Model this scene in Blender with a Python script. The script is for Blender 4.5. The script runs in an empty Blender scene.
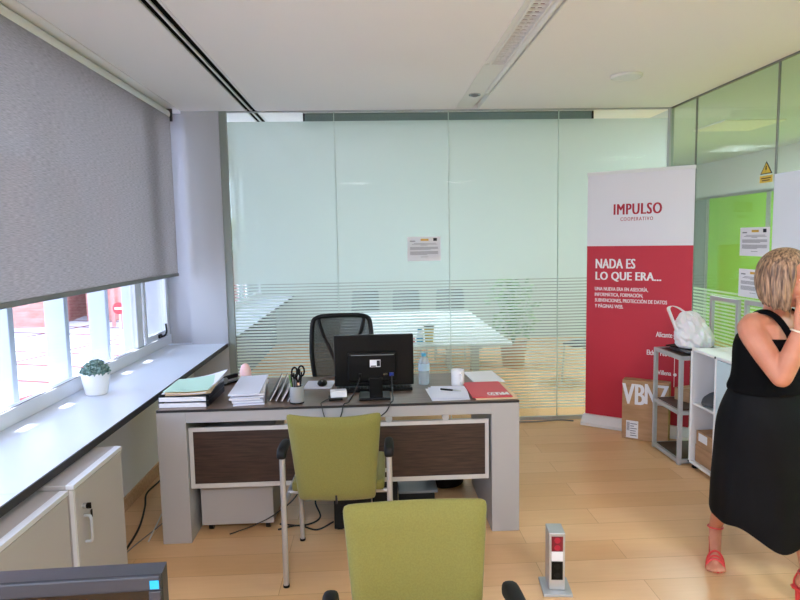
import bpy, bmesh, math, random
from mathutils import Vector, Matrix, Euler, noise
R=math.radians
random.seed(7)
sc=bpy.context.scene
col=sc.collection
# ---------------------------------------------------------------- materials
def srgb(r,g,b):
    f=lambda c:(c/255/12.92) if c/255<=.04045 else ((c/255+.055)/1.055)**2.4
    return (f(r),f(g),f(b),1)
def mat(name,c,rough=.5,metal=0,spec=.5,**k):
    m=bpy.data.materials.new(name); m.use_nodes=True
    b=m.node_tree.nodes['Principled BSDF']
    b.inputs['Base Color'].default_value=c if len(c)==4 else srgb(*c)
    b.inputs['Roughness'].default_value=rough; b.inputs['Metallic'].default_value=metal
    b.inputs['Specular IOR Level'].default_value=spec
    for kk,v in k.items(): b.inputs[kk.replace('_',' ')].default_value=v
    return m
def nodes(m): return m.node_tree.nodes,m.node_tree.links
def noisy(m,c1,c2,scale=(1,1,1),ns=5,detail=4,coord='Object',bump=0,contrast=(.35,.65),bdist=.01):
    n,l=nodes(m); b=n['Principled BSDF']
    tc=n.new('ShaderNodeTexCoord'); mp=n.new('ShaderNodeMapping'); mp.inputs['Scale'].default_value=scale
    t=n.new('ShaderNodeTexNoise'); t.inputs['Scale'].default_value=ns; t.inputs['Detail'].default_value=detail
    r=n.new('ShaderNodeValToRGB'); r.color_ramp.elements[0].position=contrast[0]; r.color_ramp.elements[1].position=contrast[1]
    r.color_ramp.elements[0].color=srgb(*c1); r.color_ramp.elements[1].color=srgb(*c2)
    l.new(tc.outputs[coord],mp.inputs[0]); l.new(mp.outputs[0],t.inputs[0]); l.new(t.outputs[0],r.inputs[0]); l.new(r.outputs[0],b.inputs['Base Color'])
    if bump:
        bp=n.new('ShaderNodeBump'); bp.inputs['Strength'].default_value=bump; bp.inputs['Distance'].default_value=bdist
        l.new(t.outputs[0],bp.inputs['Height']); l.new(bp.outputs[0],b.inputs['Normal'])
    return m
M={}
M['ceiling']=mat('ceiling_paint',(246,244,244),.9)
M['wall']=mat('white_wall_paint',(226,226,224),.85)
M['pier']=mat('grey_pier_paint',(190,191,198),.8)
M['white_metal']=mat('white_lacquer',(232,232,234),.35)
M['frame_grey']=mat('window_frame_white',(214,216,222),.4)
M['sill']=mat('pale_grey_laminate',(218,224,236),.32)
M['dark_edge']=mat('dark_edge',(34,32,34),.5)
M['slot_black']=mat('slot_black',(5,5,5),.9,0,.1)
M['alu']=mat('aluminium',(196,198,200),.35,.6)
M['alu_light']=mat('light_aluminium',(180,183,187),.4,.3)
M['desk_grey']=mat('desk_silver_paint',(172,170,171),.45,.15)
M['desk_top']=noisy(mat('brown_desktop',(104,88,78),.28),(96,76,64),(120,98,84),(1,9,9),6)
M['wenge']=noisy(mat('wenge_wood',(52,36,30),.45),(40,27,22),(66,46,38),(1,1,14),7,6)
M['panel_frame']=mat('panel_frame_white',(196,193,191),.45)
M['cab']=mat('warm_grey_cabinet',(174,168,166),.5)
M['cab_trim']=mat('cabinet_edge_trim',(222,222,224),.35,.2)
M['black']=mat('black_plastic',(5,5,6),.4,0,.22)
M['black_matte']=mat('black_matte_plastic',(15,15,17),.6,0,.3)
M['dgrey']=mat('dark_grey_plastic',(66,68,76),.4)
M['bezel_grey']=mat('charcoal_bezel',(44,45,51),.4)
M['mgrey']=mat('mid_grey_plastic',(120,122,124),.5)
M['screen']=mat('dark_screen',(8,9,12),.12)
M['green_fabric']=noisy(mat('olive_green_upholstery',(150,142,52),.85,Sheen_Weight=.15),(118,112,48),(126,120,54),(1,1,1),220,3,bump=.1,bdist=.001)
M['leg_metal']=mat('satin_chair_tube',(190,188,188),.35,.55)
M['mesh_black']=mat('black_chair_mesh',(22,22,24),.8)
M['paper']=mat('white_paper',(236,236,242),.8)
M['paper_blue']=mat('bluish_paper',(222,224,240),.8)
M['green_paper']=mat('mint_paper',(192,226,208),.8)
M['tan_paper']=mat('manila_card',(226,200,162),.8)
M['red']=mat('banner_red',(196,38,58),.55)
M['red_card']=mat('red_card',(206,58,72),.45)
M['banner_white']=mat('banner_white',(232,230,238),.6)
M['text_red']=mat('text_red',(176,30,56),.6)
M['text_white']=mat('text_white',(245,240,242),.6)
M['ink']=mat('grey_ink',(120,120,132),.8)
M['ink_dark']=mat('dark_ink',(26,28,40),.8)
M['yellow']=mat('sign_yellow',(222,190,60),.5)
M['amber']=mat('amber_print',(214,170,60),.6)
M['cardboard']=noisy(mat('brown_cardboard',(178,140,104),.85),(170,132,96),(186,148,112),(1,1,6),5)
M['tape']=mat('packing_tape',(168,126,88),.3)
M['ceramic']=mat('white_ceramic',(238,238,240),.2)
M['wood_base']=mat('wooden_base',(120,80,50),.5)
M['pink']=mat('pink_salt_glass',(250,206,204),.5,Subsurface_Weight=.3)
M['blue_cap']=mat('blue_plastic_cap',(70,160,200),.4)
M['sticker_blue']=mat('blue_sticker',(40,160,215),.5)
M['vga']=mat('blue_plug',(30,50,140),.4)
M['socket_red']=mat('dark_red_socket',(120,24,38),.35)
M['chrome']=mat('chrome',(200,200,205),.15,1)
M['bluepanel']=mat('pale_blue_door',(206,226,236),.35)
M['cloth_grey']=mat('dark_grey_cloth',(84,86,92),.9)
M['bag']=mat('white_plastic_film',(236,234,236),.35,Subsurface_Weight=.3)
M['wboard']=mat('whiteboard_white',(232,238,250),.3)
M['lime']=mat('lime_green_panel',(156,210,84),.4)
M['beige']=mat('beige_wall_paint',(216,218,218),.85)
M['grey_panel']=mat('grey_door_panel',(150,160,158),.5)
M['table_white']=mat('white_table_laminate',(232,238,240),.4)
M['chair_grey']=mat('grey_chair_fabric',(74,78,84),.8)
M['case_grey']=mat('grey_screen_case',(128,142,144),.5)
M['cup_yellow']=mat('yellow_cup',(206,178,66),.5)
M['leaf']=noisy(mat('leaf_green',(90,140,80),.6),(60,110,60),(130,170,110),(1,1,1),20)
M['succ']=noisy(mat('blue_green_leaf',(96,128,122),.7),(70,104,98),(150,176,170),(1,1,1),60)
M['skin']=noisy(mat('skin',(196,134,106),.5,Subsurface_Weight=.12,Subsurface_Scale=.01),(202,138,110),(190,124,96),(1,1,1),14)
M['hair']=noisy(mat('blond_brown_hair',(150,112,76),.45),(74,53,38),(182,146,112),(14,14,1.6),9,6,bump=.6,bdist=.004,contrast=(.36,.66))
M['black_cloth']=mat('black_jersey',(9,9,11),.95,0,.12)
M['black_satin']=noisy(mat('black_satin_skirt',(15,15,18),.75,0,.15),(9,9,11),(15,15,18),(1,1,1),9)
M['sandal']=mat('coral_red_leather',(214,66,66),.4)
M['gold']=mat('pale_bracelet',(232,214,190),.3)
M['toenail']=mat('dark_red_nail',(110,20,34),.25)
M['iris']=mat('brown_iris',(50,34,26),.2)
M['eyewhite']=mat('eye_white',(232,226,222),.3)
M['lip']=mat('lip',(176,92,84),.45)
M['fin']=mat('pale_exterior_post',(180,188,202),.6)
M['brick']=noisy(mat('pink_brick_render',(196,132,116),.9),(188,122,106),(206,146,130),(1,1,4),4)
M['fence_pink']=mat('red_fence_paint',(206,140,128),.7)
M['signred']=mat('no_entry_red',(222,40,50),.5)
M['cable']=mat('black_cable',(20,20,20),.5)
M['wcable']=mat('white_cable',(214,212,208),.5)
M['base_wood']=noisy(mat('beech_skirting',(196,156,116),.5),(186,146,106),(204,166,126),(1,14,14),4)
M['led']=mat('luminaire_white',(236,236,234),.4)
# floor laminate
def floor_mat():
    m=mat('beech_laminate',(205,165,120),.36); n,l=nodes(m); b=n['Principled BSDF']
    tc=n.new('ShaderNodeTexCoord'); br=n.new('ShaderNodeTexBrick')
    br.offset=.37; br.inputs['Scale'].default_value=1; br.inputs['Brick Width'].default_value=1.25; br.inputs['Row Height'].default_value=.195
    br.inputs['Mortar Size'].default_value=.0016; br.inputs['Mortar Smooth'].default_value=.1; br.inputs['Bias'].default_value=0
    br.inputs['Color1'].default_value=srgb(220,174,122); br.inputs['Color2'].default_value=srgb(230,188,140); br.inputs['Mortar'].default_value=srgb(190,142,96)
    mp=n.new('ShaderNodeMapping'); mp.inputs['Scale'].default_value=(1.2,14,1)
    t=n.new('ShaderNodeTexNoise'); t.inputs['Scale'].default_value=3; t.inputs['Detail'].default_value=5
    r=n.new('ShaderNodeValToRGB'); r.color_ramp.elements[0].position=.3; r.color_ramp.elements[1].position=.7
    r.color_ramp.elements[0].color=(.92,.90,.88,1); r.color_ramp.elements[1].color=(1,1,1,1)
    mx=n.new('ShaderNodeMix'); mx.data_type='RGBA'; mx.blend_type='MULTIPLY'; mx.inputs[0].default_value=.7
    l.new(tc.outputs['Object'],br.inputs[0]); l.new(tc.outputs['Object'],mp.inputs[0]); l.new(mp.outputs[0],t.inputs[0]); l.new(t.outputs[0],r.inputs[0])
    l.new(br.outputs[0],mx.inputs[6]); l.new(r.outputs[0],mx.inputs[7]); l.new(mx.outputs[2],b.inputs['Base Color'])
    return m
M['floor']=floor_mat()
def glass_mat(name,tint,ior=1.45,gl=1.0):
    m=bpy.data.materials.new(name); m.use_nodes=True; n,l=nodes(m); n.clear()
    o=n.new('ShaderNodeOutputMaterial'); mx=n.new('ShaderNodeMixShader'); tr=n.new('ShaderNodeBsdfTransparent'); g=n.new('ShaderNodeBsdfGlossy')
    lw=n.new('ShaderNodeLayerWeight'); lw.inputs[0].default_value=.5; g.inputs['Roughness'].default_value=.02
    tr.inputs[0].default_value=tint; g.inputs[0].default_value=(gl,gl,gl,1)
    r0=((ior-1)/(ior+1))**2
    pw=n.new('ShaderNodeMath'); pw.operation='POWER'; pw.inputs[1].default_value=5; l.new(lw.outputs['Facing'],pw.inputs[0])
    ma=n.new('ShaderNodeMath'); ma.operation='MULTIPLY_ADD'; ma.inputs[1].default_value=1-r0; ma.inputs[2].default_value=r0; l.new(pw.outputs[0],ma.inputs[0])
    l.new(ma.outputs[0],mx.inputs[0]); l.new(tr.outputs[0],mx.inputs[1]); l.new(g.outputs[0],mx.inputs[2]); l.new(mx.outputs[0],o.inputs[0])
    return m
M['win_glass']=glass_mat('window_glass',(.97,.98,.98,1),1.3,.5)
M['green_glass']=glass_mat('greenish_glass',(.94,.97,.955,1),1.3,.08)
M['corridor_glass']=glass_mat('green_tinted_glass',(.86,.93,.86,1),1.42,.9)
def film_mat(name,pitch,top,bot,frac0,frac1,colr,rough=.35,above=True):
    # frosted film: solid above `top`, horizontal frosted lines with clear gaps between top and bot, clear below
    m=bpy.data.materials.new(name); m.use_nodes=True; n,l=nodes(m); n.clear()
    o=n.new('ShaderNodeOutputMaterial'); mx=n.new('ShaderNodeMixShader'); tr=n.new('ShaderNodeBsdfTransparent')
    df=n.new('ShaderNodeBsdfDiffuse'); tl=n.new('ShaderNodeBsdfTranslucent'); a=n.new('ShaderNodeMixShader'); a.inputs[0].default_value=.55
    df.inputs[0].default_value=colr; tl.inputs[0].default_value=colr
    l.new(df.outputs[0],a.inputs[1]); l.new(tl.outputs[0],a.inputs[2])
    gm=n.new('ShaderNodeNewGeometry') if False else n.new('ShaderNodeTexCoord'); sp=n.new('ShaderNodeSeparateXYZ'); l.new(gm.outputs['Object'],sp.inputs[0])
    def ma(op,x,y=None):
        q=n.new('ShaderNodeMath'); q.operation=op
        for i,v in enumerate((x,y)):
            if v is None: continue
            if hasattr(v,'links'): l.new(v,q.inputs[i])
            else: q.inputs[i].default_value=v
        return q.outputs[0]
    z=sp.outputs[2]
    fr=ma('FRACT',ma('DIVIDE',z,pitch))
    mr=n.new('ShaderNodeMapRange'); mr.inputs[1].default_value=bot; mr.inputs[2].default_value=top; mr.inputs[3].default_value=frac0; mr.inputs[4].default_value=frac1; l.new(z,mr.inputs[0])
    line=ma('LESS_THAN',fr,mr.outputs[0])
    line=ma('MULTIPLY',line,ma('GREATER_THAN',z,bot))
    solid=ma('GREATER_THAN',z,top)
    msk=ma('MAXIMUM',line,solid)
    msk=ma('MULTIPLY',msk,.93)
    l.new(msk,mx.inputs[0]); l.new(tr.outputs[0],mx.inputs[1]); l.new(a.outputs[0],mx.inputs[2]); l.new(mx.outputs[0],o.inputs[0])
    return m
M['film']=film_mat('frosted_film',.0262,1.257,.10,.52,.72,(.77,.86,.83,1))
M['film_side']=film_mat('striped_film',.0262,9,.10,.5,.5,(.78,.87,.82,1))
def blind_mat():
    m=bpy.data.materials.new('screen_blind_fabric'); m.use_nodes=True; n,l=nodes(m); n.clear()
    o=n.new('ShaderNodeOutputMaterial'); mx=n.new('ShaderNodeMixShader'); tr=n.new('ShaderNodeBsdfTransparent')
    df=n.new('ShaderNodeBsdfDiffuse'); tl=n.new('ShaderNodeBsdfTranslucent'); a=n.new('ShaderNodeMixShader'); a.inputs[0].default_value=.6
    tc=n.new('ShaderNodeTexCoord'); mp=n.new('ShaderNodeMapping'); mp.inputs['Scale'].default_value=(1,7,130)
    t=n.new('ShaderNodeTexNoise'); t.inputs['Scale'].default_value=3.2; t.inputs['Detail'].default_value=4
    r=n.new('ShaderNodeValToRGB'); r.color_ramp.elements[0].position=.3; r.color_ramp.elements[1].position=.7
    r.color_ramp.elements[0].color=srgb(142,138,136); r.color_ramp.elements[1].color=srgb(192,186,183)
    l.new(tc.outputs['Object'],mp.inputs[0]); l.new(mp.outputs[0],t.inputs[0]); l.new(t.outputs[0],r.inputs[0])
    l.new(r.outputs[0],df.inputs[0]); l.new(r.outputs[0],tl.inputs[0])
    l.new(df.outputs[0],a.inputs[1]); l.new(tl.outputs[0],a.inputs[2])
    r2=n.new('ShaderNodeMapRange'); r2.inputs[1].default_value=.3; r2.inputs[2].default_value=.7; r2.inputs[3].default_value=.03; r2.inputs[4].default_value=.20; l.new(t.outputs[0],r2.inputs[0])
    l.new(r2.outputs[0],mx.inputs[0]); l.new(a.outputs[0],mx.inputs[1]); l.new(tr.outputs[0],mx.inputs[2]); l.new(mx.outputs[0],o.inputs[0])
    return m
M['blind']=blind_mat()
def paving():
    m=mat('pale_paving',(232,228,222),.9); n,l=nodes(m); b=n['Principled BSDF']
    tc=n.new('ShaderNodeTexCoord'); br=n.new('ShaderNodeTexBrick'); br.offset=0
    mp=n.new('ShaderNodeMapping'); mp.inputs['Rotation'].default_value=(0,0,R(18)); l.new(tc.outputs['Object'],mp.inputs[0])
    br.inputs['Scale'].default_value=1; br.inputs['Brick Width'].default_value=1.9; br.inputs['Row Height'].default_value=.85; br.inputs['Mortar Size'].default_value=.055
    br.inputs['Color1'].default_value=srgb(206,200,194); br.inputs['Color2'].default_value=srgb(198,193,188); br.inputs['Mortar'].default_value=srgb(122,50,48)
    l.new(mp.outputs[0],br.inputs[0]); l.new(br.outputs[0],b.inputs['Base Color']); return m
M['paving']=paving()
def clear_plastic():
    m=glass_mat('clear_bottle_plastic',(.86,.92,.96,1),1.5,1); n,l=nodes(m)
    o=[q for q in n if q.type=='OUTPUT_MATERIAL'][0]; src=o.inputs[0].links[0].from_socket
    d=n.new('ShaderNodeBsdfDiffuse'); d.inputs[0].default_value=srgb(226,236,246); mx=n.new('ShaderNodeMixShader'); mx.inputs[0].default_value=.28
    l.new(src,mx.inputs[1]); l.new(d.outputs[0],mx.inputs[2]); l.new(mx.outputs[0],o.inputs[0]); return m
M['clear']=clear_plastic()
# ---------------------------------------------------------------- mesh helpers
class MB:
    def __init__(s): s.bm=bmesh.new()
    def _add(s,geo,mtx):
        bmesh.ops.transform(s.bm,matrix=mtx,verts=geo)
    def box(s,x0,x1,y0,y1,z0,z1,bev=0,seg=2,mtx=None):
        v=bmesh.ops.create_cube(s.bm,size=1)['verts']
        s._add(v,Matrix.Translation(((x0+x1)/2,(y0+y1)/2,(z0+z1)/2))@Matrix.Diagonal((x1-x0,y1-y0,z1-z0,1)))
        if bev:
            es=list({e for q in v for e in q.link_edges})
            r=bmesh.ops.bevel(s.bm,geom=es,offset=bev,segments=seg,profile=.5,affect='EDGES')
            v=list({q for f in r['faces'] for q in f.verts}|{q for q in v if q.is_valid})
        if mtx is not None: s._add(v,mtx)
        return s
    def cyl(s,p,q,r,r2=None,n=16):
        p=Vector(p);q=Vector(q);d=q-p
        v=bmesh.ops.create_cone(s.bm,cap_ends=True,segments=n,radius1=r,radius2=r if r2 is None else r2,depth=d.length)['verts']
        s._add(v,Matrix.Translation((p+q)/2)@d.to_track_quat('Z','Y').to_matrix().to_4x4()); return s
    def ball(s,c,r,sx=(1,1,1),n=16,rot=None):
        v=bmesh.ops.create_uvsphere(s.bm,u_segments=n,v_segments=max(6,n//2),radius=r)['verts']
        m=Matrix.Diagonal((*sx,1))
        if rot is not None: m=rot.to_4x4()@m
        s._add(v,Matrix.Translation(c)@m); return s
    def tube(s,pts,r,n=10,close=False):
        pts=[Vector(p) for p in pts]; rs=r if isinstance(r,(list,tuple)) else [r]*len(pts)
        rings=[]; up=None
        for i,p in enumerate(pts):
            a=pts[i-1] if i else pts[-1] if close else p; b=pts[(i+1)%len(pts)] if (i<len(pts)-1 or close) else p
            t=(b-a).normalized()
            if up is None: up=t.orthogonal().normalized()
            up=(up-t*up.dot(t)).normalized(); w=t.cross(up)
            rings.append([s.bm.verts.new(p+(up*math.cos(k*2*math.pi/n)+w*math.sin(k*2*math.pi/n))*rs[i]) for k in range(n)])
        m=len(rings)
        for i in range(m if close else m-1):
            A,B=rings[i],rings[(i+1)%m]
            for k in range(n): s.bm.faces.new((A[k],A[(k+1)%n],B[(k+1)%n],B[k]))
        if not close: s.bm.faces.new(rings[0][::-1]); s.bm.faces.new(rings[-1])
        return s
    def lathe(s,prof,c=(0,0,0),n=24):
        rings=[]
        for r,z in prof:
            if r<1e-6: rings.append([s.bm.verts.new((c[0],c[1],c[2]+z))])
            else: rings.append([s.bm.verts.new((c[0]+r*math.cos(k*2*math.pi/n),c[1]+r*math.sin(k*2*math.pi/n),c[2]+z)) for k in range(n)])
        for A,B in zip(rings,rings[1:]):
            for k in range(n):
                a=A[k%len(A)];a2=A[(k+1)%len(A)];b=B[k%len(B)];b2=B[(k+1)%len(B)]
                f=[]; [f.append(q) for q in (a,a2,b2,b) if q not in f]
                if len(f)>2: s.bm.faces.new(f)
        return s
    def rings(s,rr,cap=True,close=True):
        R_=[[s.bm.verts.new(p) for p in r] for r in rr]
        for A,B in zip(R_,R_[1:]):
            k=len(A)
            for i in range(k if close else k-1): s.bm.faces.new((A[i],A[(i+1)%k],B[(i+1)%k],B[i]))
        if cap: s.bm.faces.new(R_[0][::-1]); s.bm.faces.new(R_[-1])
        return s
    def prism(s,outline,z0,z1):
        s.rings([[(x,y,z0) for x,y in outline],[(x,y,z1) for x,y in outline]]); return s
    def build(s,name,m,parent=None,smooth=False,mtx=None,ang=40):
        if mtx is not None: bmesh.ops.transform(s.bm,matrix=mtx,verts=s.bm.verts)
        bmesh.ops.recalc_face_normals(s.bm,faces=s.bm.faces)
        me=bpy.data.meshes.new(name); s.bm.to_mesh(me); s.bm.free()
        o=bpy.data.objects.new(name,me); col.objects.link(o)
        if m is not None: me.materials.append(M[m] if isinstance(m,str) else m)
        if smooth:
            for p in me.polygons: p.use_smooth=True
            try: me.set_sharp_from_angle(angle=R(ang))
            except Exception: pass
        if parent is not None: o.parent=parent
        return o
def tag(o,label,cat,group=None):
    o['label']=label; o['category']=cat
    if group: o['group']=group
    return o
def thing(name,label,cat,loc=(0,0,0),rz=0,group=None):
    o=bpy.data.objects.new(name,None); col.objects.link(o); o.empty_display_size=.1
    o.location=loc; o.rotation_euler=(0,0,rz)
    return tag(o,label,cat,group)
def struct(o):
    o['kind']='structure'; return o
def sempty(name):
    o=bpy.data.objects.new(name,None); col.objects.link(o); return struct(o)
def copy_tree(o,parent=None):
    c=o.copy(); col.objects.link(c)
    if parent: c.parent=parent
    for ch in list(o.children): copy_tree(ch,c)
    return c
def sub(o,lv=2,simple=False):
    m=o.modifiers.new('subd','SUBSURF'); m.levels=lv; m.render_levels=lv
    return o
def text(name,s,m,parent,org,ux,uz,w,h,bold=.012,space=1.0):
    """lettering of width w and height h, lower-left corner at org, on the plane of ux / uz"""
    cu=bpy.data.curves.new(name,'FONT'); cu.body=s; cu.size=1; cu.offset=0; cu.space_character=space; cu.extrude=.0; cu.resolution_u=3
    t=bpy.data.objects.new(name,cu); col.objects.link(t)
    dg=bpy.context.evaluated_depsgraph_get(); me=bpy.data.meshes.new_from_object(t.evaluated_get(dg)); bpy.data.objects.remove(t)
    xs=[v.co.x for v in me.vertices]; ys=[v.co.y for v in me.vertices]
    x0,x1,y0,y1=min(xs),max(xs),min(ys),max(ys)
    ux=Vector(ux).normalized(); uz=Vector(uz).normalized(); org=Vector(org); nn=ux.cross(uz)
    base=[((v.co.x-x0)/(x1-x0)*w,(v.co.y-y0)/(y1-y0)*h) for v in me.vertices]; polys=[tuple(p.vertices) for p in me.polygons]
    V=[];P=[]
    for k,dx in enumerate((0,) if bold<=0 else (-bold,0,bold)):
        o_=len(V); V+=[org+ux*(x+dx*h)+uz*y+nn*(.0001*k) for x,y in base]; P+=[tuple(i+o_ for i in p) for p in polys]
    me=bpy.data.meshes.new(name); me.from_pydata(V,[],P)
    me.materials.clear(); me.materials.append(M[m])
    o=bpy.data.objects.new(name,me); col.objects.link(o); o.parent=parent
    return o
def bez(pts,n=8):
    """Catmull-Rom through pts"""
    P=[Vector(p) for p in pts]; P=[P[0]*2-P[1]]+P+[P[-1]*2-P[-2]]; out=[]
    for i in range(1,len(P)-2):
        for k in range(n):
            t=k/n; a,b,c,d=P[i-1:i+3]
            out.append(.5*((2*b)+(c-a)*t+(2*a-5*b+4*c-d)*t*t+(3*b-a-3*c+d)*t**3))
    out.append(P[-2]); return out
# ---------------------------------------------------------------- setting
H=2.70; YG=5.33; XR=2.594; XL=-1.54
YR=-4.0      # rear wall behind the camera
struct(MB().box(-1.98,5.4,YR,10.3,-.06,0).build('floor','floor'))
c=MB()
for x0,x1 in ((-1.98,-1.545),(-1.535,-1.018),(-.913,.73),(.93,XR+.02)): c.box(x0,x1,YR,YG,H,H+.14)
c.box(-1.545,-1.535,YR,YG,H+.008,H+.14); c.box(-1.018,-.913,YR,YG,H+.05,H+.14); c.box(.73,.93,YR,YG,H+.06,H+.14)
c.box(-1.98,-1.018,YG,10.3,H,H+.14); c.box(-.913,XR+.02,YG,10.3,H,H+.14); c.box(-1.018,-.913,YG,10.3,H+.05,H+.14); c
struct(c.build('ceiling','ceiling'))
struct(MB().box(XR+.021,5.4,YR,10.3,H,H+.14).build('ceiling_corridor',mat('corridor_ceiling_paint',(206,218,236),.9)))
w=sempty('wall_left')
MB().box(-1.98,XL,YR,5.35,0,.73).build('low_wall','wall',w)
MB().box(-1.98,XL,5.35,9.9,0,.73).build('low_wall',mat('shaded_low_wall',(128,136,144),.7),w)  # same wall beyond the glass, its backlit shade painted in as grey
MB().box(-1.98,-1.70,YR,9.9,2.62,H-.001).build('head_wall','wall',w)
MB().box(-1.98,-1.70,YR,-3.2,.73,2.62).build('rear_pier','wall',w)
struct(MB().box(XL,XL+.014,-3.5,5.29,0,.085,.002).build('baseboard_left','base_wood'))
s=MB().box(-1.79,-1.25,YR+.4,2.148,.732,.76).box(-1.79,-1.25,2.151,5.30,.732,.76).box(-1.98,-1.25,5.36,9.85,.732,.76)
sill=struct(s.build('windowsill','sill'))
MB().box(-1.25,-1.243,YR+.4,5.30,.728,.7605).box(-1.25,-1.243,5.36,9.85,.728,.7605).build('sill_edge_band','dark_edge',sill)
p=MB().box(XL,-1.236,5.30,5.40,.7605,H-.001).box(-1.98,XL-.001,5.40,5.46,.7605,H-.001)
struct(p.build('trim_1','pier'))
struct(MB().box(XL,-1.236,5.30,5.40,0,.727).build('trim_2','pier'))
struct(MB().box(-1.2355,-1.178,5.312,5.348,.0,H-.001).build('trim_3',mat('partition_end_post',(150,158,154),.5,.2)))
struct(MB().box(XR-.02,XR+.02,5.312,5.348,.0,H-.001).build('trim_4','alu_light'))
# window wall: frame, mullions, panes
def window(n,y0,y1,mull,pane_mat='win_glass'):
    w=sempty('window_%d'%n)
    x0,x1=-1.80,-1.755
    f=MB().box(x0,x1+.012,y0,y1,.7605,.84,.004).box(x0,x1,y0,y1,2.56,2.62,.004)
    f.box(x0,x1,y0,y0+.05,.84,2.56).box(x0,x1,y1-.06,y1,.84,2.56)
    for q in mull: f.box(x0,x1,q-.06,q+.06,.84,2.56,.004)
    f.build('window_frame','frame_grey',w)
    MB().box(-1.757,-1.7545,y0+.05,y1-.06,.836,.843).build('gasket','dark_edge',w)
    ed=[y0+.05]+[v for q in mull for v in (q-.06,q+.06)]+[y1-.06]
    for a,b in zip(ed[::2],ed[1::2]): MB().box(-1.782,-1.776,a,b,.84,2.56).build('window_pane',pane_mat,w)
    return w
w1=window(1,1.2,5.40,[2.2,4.73])
# opening sash at the far end with black handle
MB().box(-1.755,-1.74,4.80,5.33,.85,.895,.003).box(-1.755,-1.74,4.80,4.835,.895,2.5).box(-1.755,-1.74,5.295,5.33,.895,2.5).build('window_sash','frame_grey',w1)
MB().tube(bez([(-1.735,5.085,.868),(-1.70,5.09,.872),(-1.692,5.12,.90),(-1.70,5.135,.965)]),.008,8).box(-1.74,-1.725,5.055,5.115,.855,.885,.003).build('window_handle','black',w1,True)
window(2,-3.2,1.19,[-1.9,-.5]); window(3,5.47,9.85,[7.0,8.5])
# back glass partition
wb=sempty('wall_back')
xs=[-1.178,-.289,.674,1.618,XR-.02]
for a,b in zip(xs,xs[1:]):
    MB().box(a+.003,b-.003,YG-.005,YG+.005,.03,H-.002).build('glass_panel','green_glass',wb)
    q=MB(); q.rings([[(a+.004,YG+.007,.03),(b-.004,YG+.007,.03)],[(a+.004,YG+.007,2.615),(b-.004,YG+.007,2.615)]],cap=False,close=False)
    q.build('frosted_film','film',wb)
MB().box(-1.175,XR-.02,YG-.014,YG+.014,0,.03).build('floor_channel','alu',wb)
MB().box(-1.175,XR-.02,YG-.012,YG+.012,H-.012,H-.001).build('ceiling_channel','alu_light',wb)
s=MB()
for q in xs[1:-1]: s.box(q-.003,q+.003,YG-.006,YG+.006,.03,H-.012)
s.build('glass_seam',mat('pale_seam',(196,216,208),.3),wb)
# right glass partition
wr=sempty('wall_right')
ys=[YR,-3,-2,-1,0,.91,1.91,2.907,3.907,4.901,5.31]
for a,b in zip(ys,ys[1:]):
    MB().box(XR-.005,XR+.005,a+.003,b-.003,.03,H-.002).build('glass_panel','corridor_glass',wr)
    q=MB(); q.rings([[(XR+.008,a+.004,.03),(XR+.008,b-.004,.03)],[(XR+.008,a+.004,1.205),(XR+.008,b-.004,1.205)]],cap=False,close=False)
    q.build('striped_film','film_side',wr)
s=MB()
for q in ys[1:-1]: s.box(XR-.006,XR+.006,q-.005,q+.005,.03,H-.012)
s.build('glass_seam','mgrey',wr)
MB().box(XR-.014,XR+.014,YR,5.31,0,.03).build('floor_channel','alu',wr)
MB().box(XR-.01,XR+.01,YR,5.31,H-.012,H-.001).build('ceiling_channel','mgrey',wr)
struct(MB().box(-1.98,5.4,YR-.1,YR,0,H).build('wall_rear','wall'))
struct(MB().box(-1.98,5.4,9.9,10.0,0,H).build('wall_far',mat('grey_green_wall_paint',(160,168,164),.85)))
# corridor wall with lime panels and grey door panel
wc=sempty('wall_corridor')
MB().box(5.2,5.3,YR,9.9,2.17,H).build('upper_wall','beige',wc)
MB().box(5.2,5.3,YR,7.9,0,2.17).build('lime_panel','lime',wc)
MB().box(5.2,5.3,9.42,9.9,0,2.17).box(5.2,5.3,7.9,7.98,0,2.17).build('grey_panel','grey_panel',wc)
MB().box(5.2,5.3,7.98,9.42,0,2.17).build('lime_panel','lime',wc)
MB().box(5.185,5.2,7.9,7.98,0,2.17).box(5.185,5.2,9.38,9.44,0,2.17).box(5.185,5.2,YR,9.9,2.15,2.19).build('panel_trim','alu',wc)
# exterior
struct(MB().box(-45,-1.98,-20,60,-.08,-.02).build('ground','paving'))
cn=MB().box(-3.42,-1.98,.6,14,2.98,3.15)
for k in range(-6,24): cn.box(-4.5,-3.421,3.2925+.405*k-.1375,3.2925+.405*k+.1375,2.98,3.03)
struct(cn.build('roof_canopy','wall'))
for i in range(5,19):
    y=-2.812+.64*i
    o=MB().box(-2.185,-2.05,y-.028,y+.028,-.02,2.98,.006).build('canopy_post','fin')
    tag(o,'pale exterior post outside the window, %s along the facade from the far end'%(['first','second','third','fourth','fifth','sixth','seventh','eighth','ninth','tenth','eleventh','twelfth','thirteenth','fourteenth','fifteenth','sixteenth','seventeenth','eighteenth','nineteenth'][18-i]),'post','posts outside the window')
b=thing('brick_building','low pinkish brick building across the paved square outside','building',(-7.6,13.2,-.02),R(8))
MB().box(-4,1.1,-.6,4,0,3.4).build('building_wall','brick',b)
MB().box(-4.05,1.15,-.7,4.05,3.4,3.52).build('roof_edge','fin',b)
for k in range(3): MB().box(-3.4+k*1.3,-2.8+k*1.3,-.64,-.601,1.1,2.3).build('window_opening','grey_panel',b)
b=thing('brick_building','narrow red brick building behind the right of the first one outside','building',(-5.6,13.6,-.02),R(4))
MB().box(-.55,.55,0,3,0,3.2).build('building_wall','brick',b); MB().box(-.6,.6,-.05,3.05,3.2,3.3).build('roof_edge','fin',b)
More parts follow.
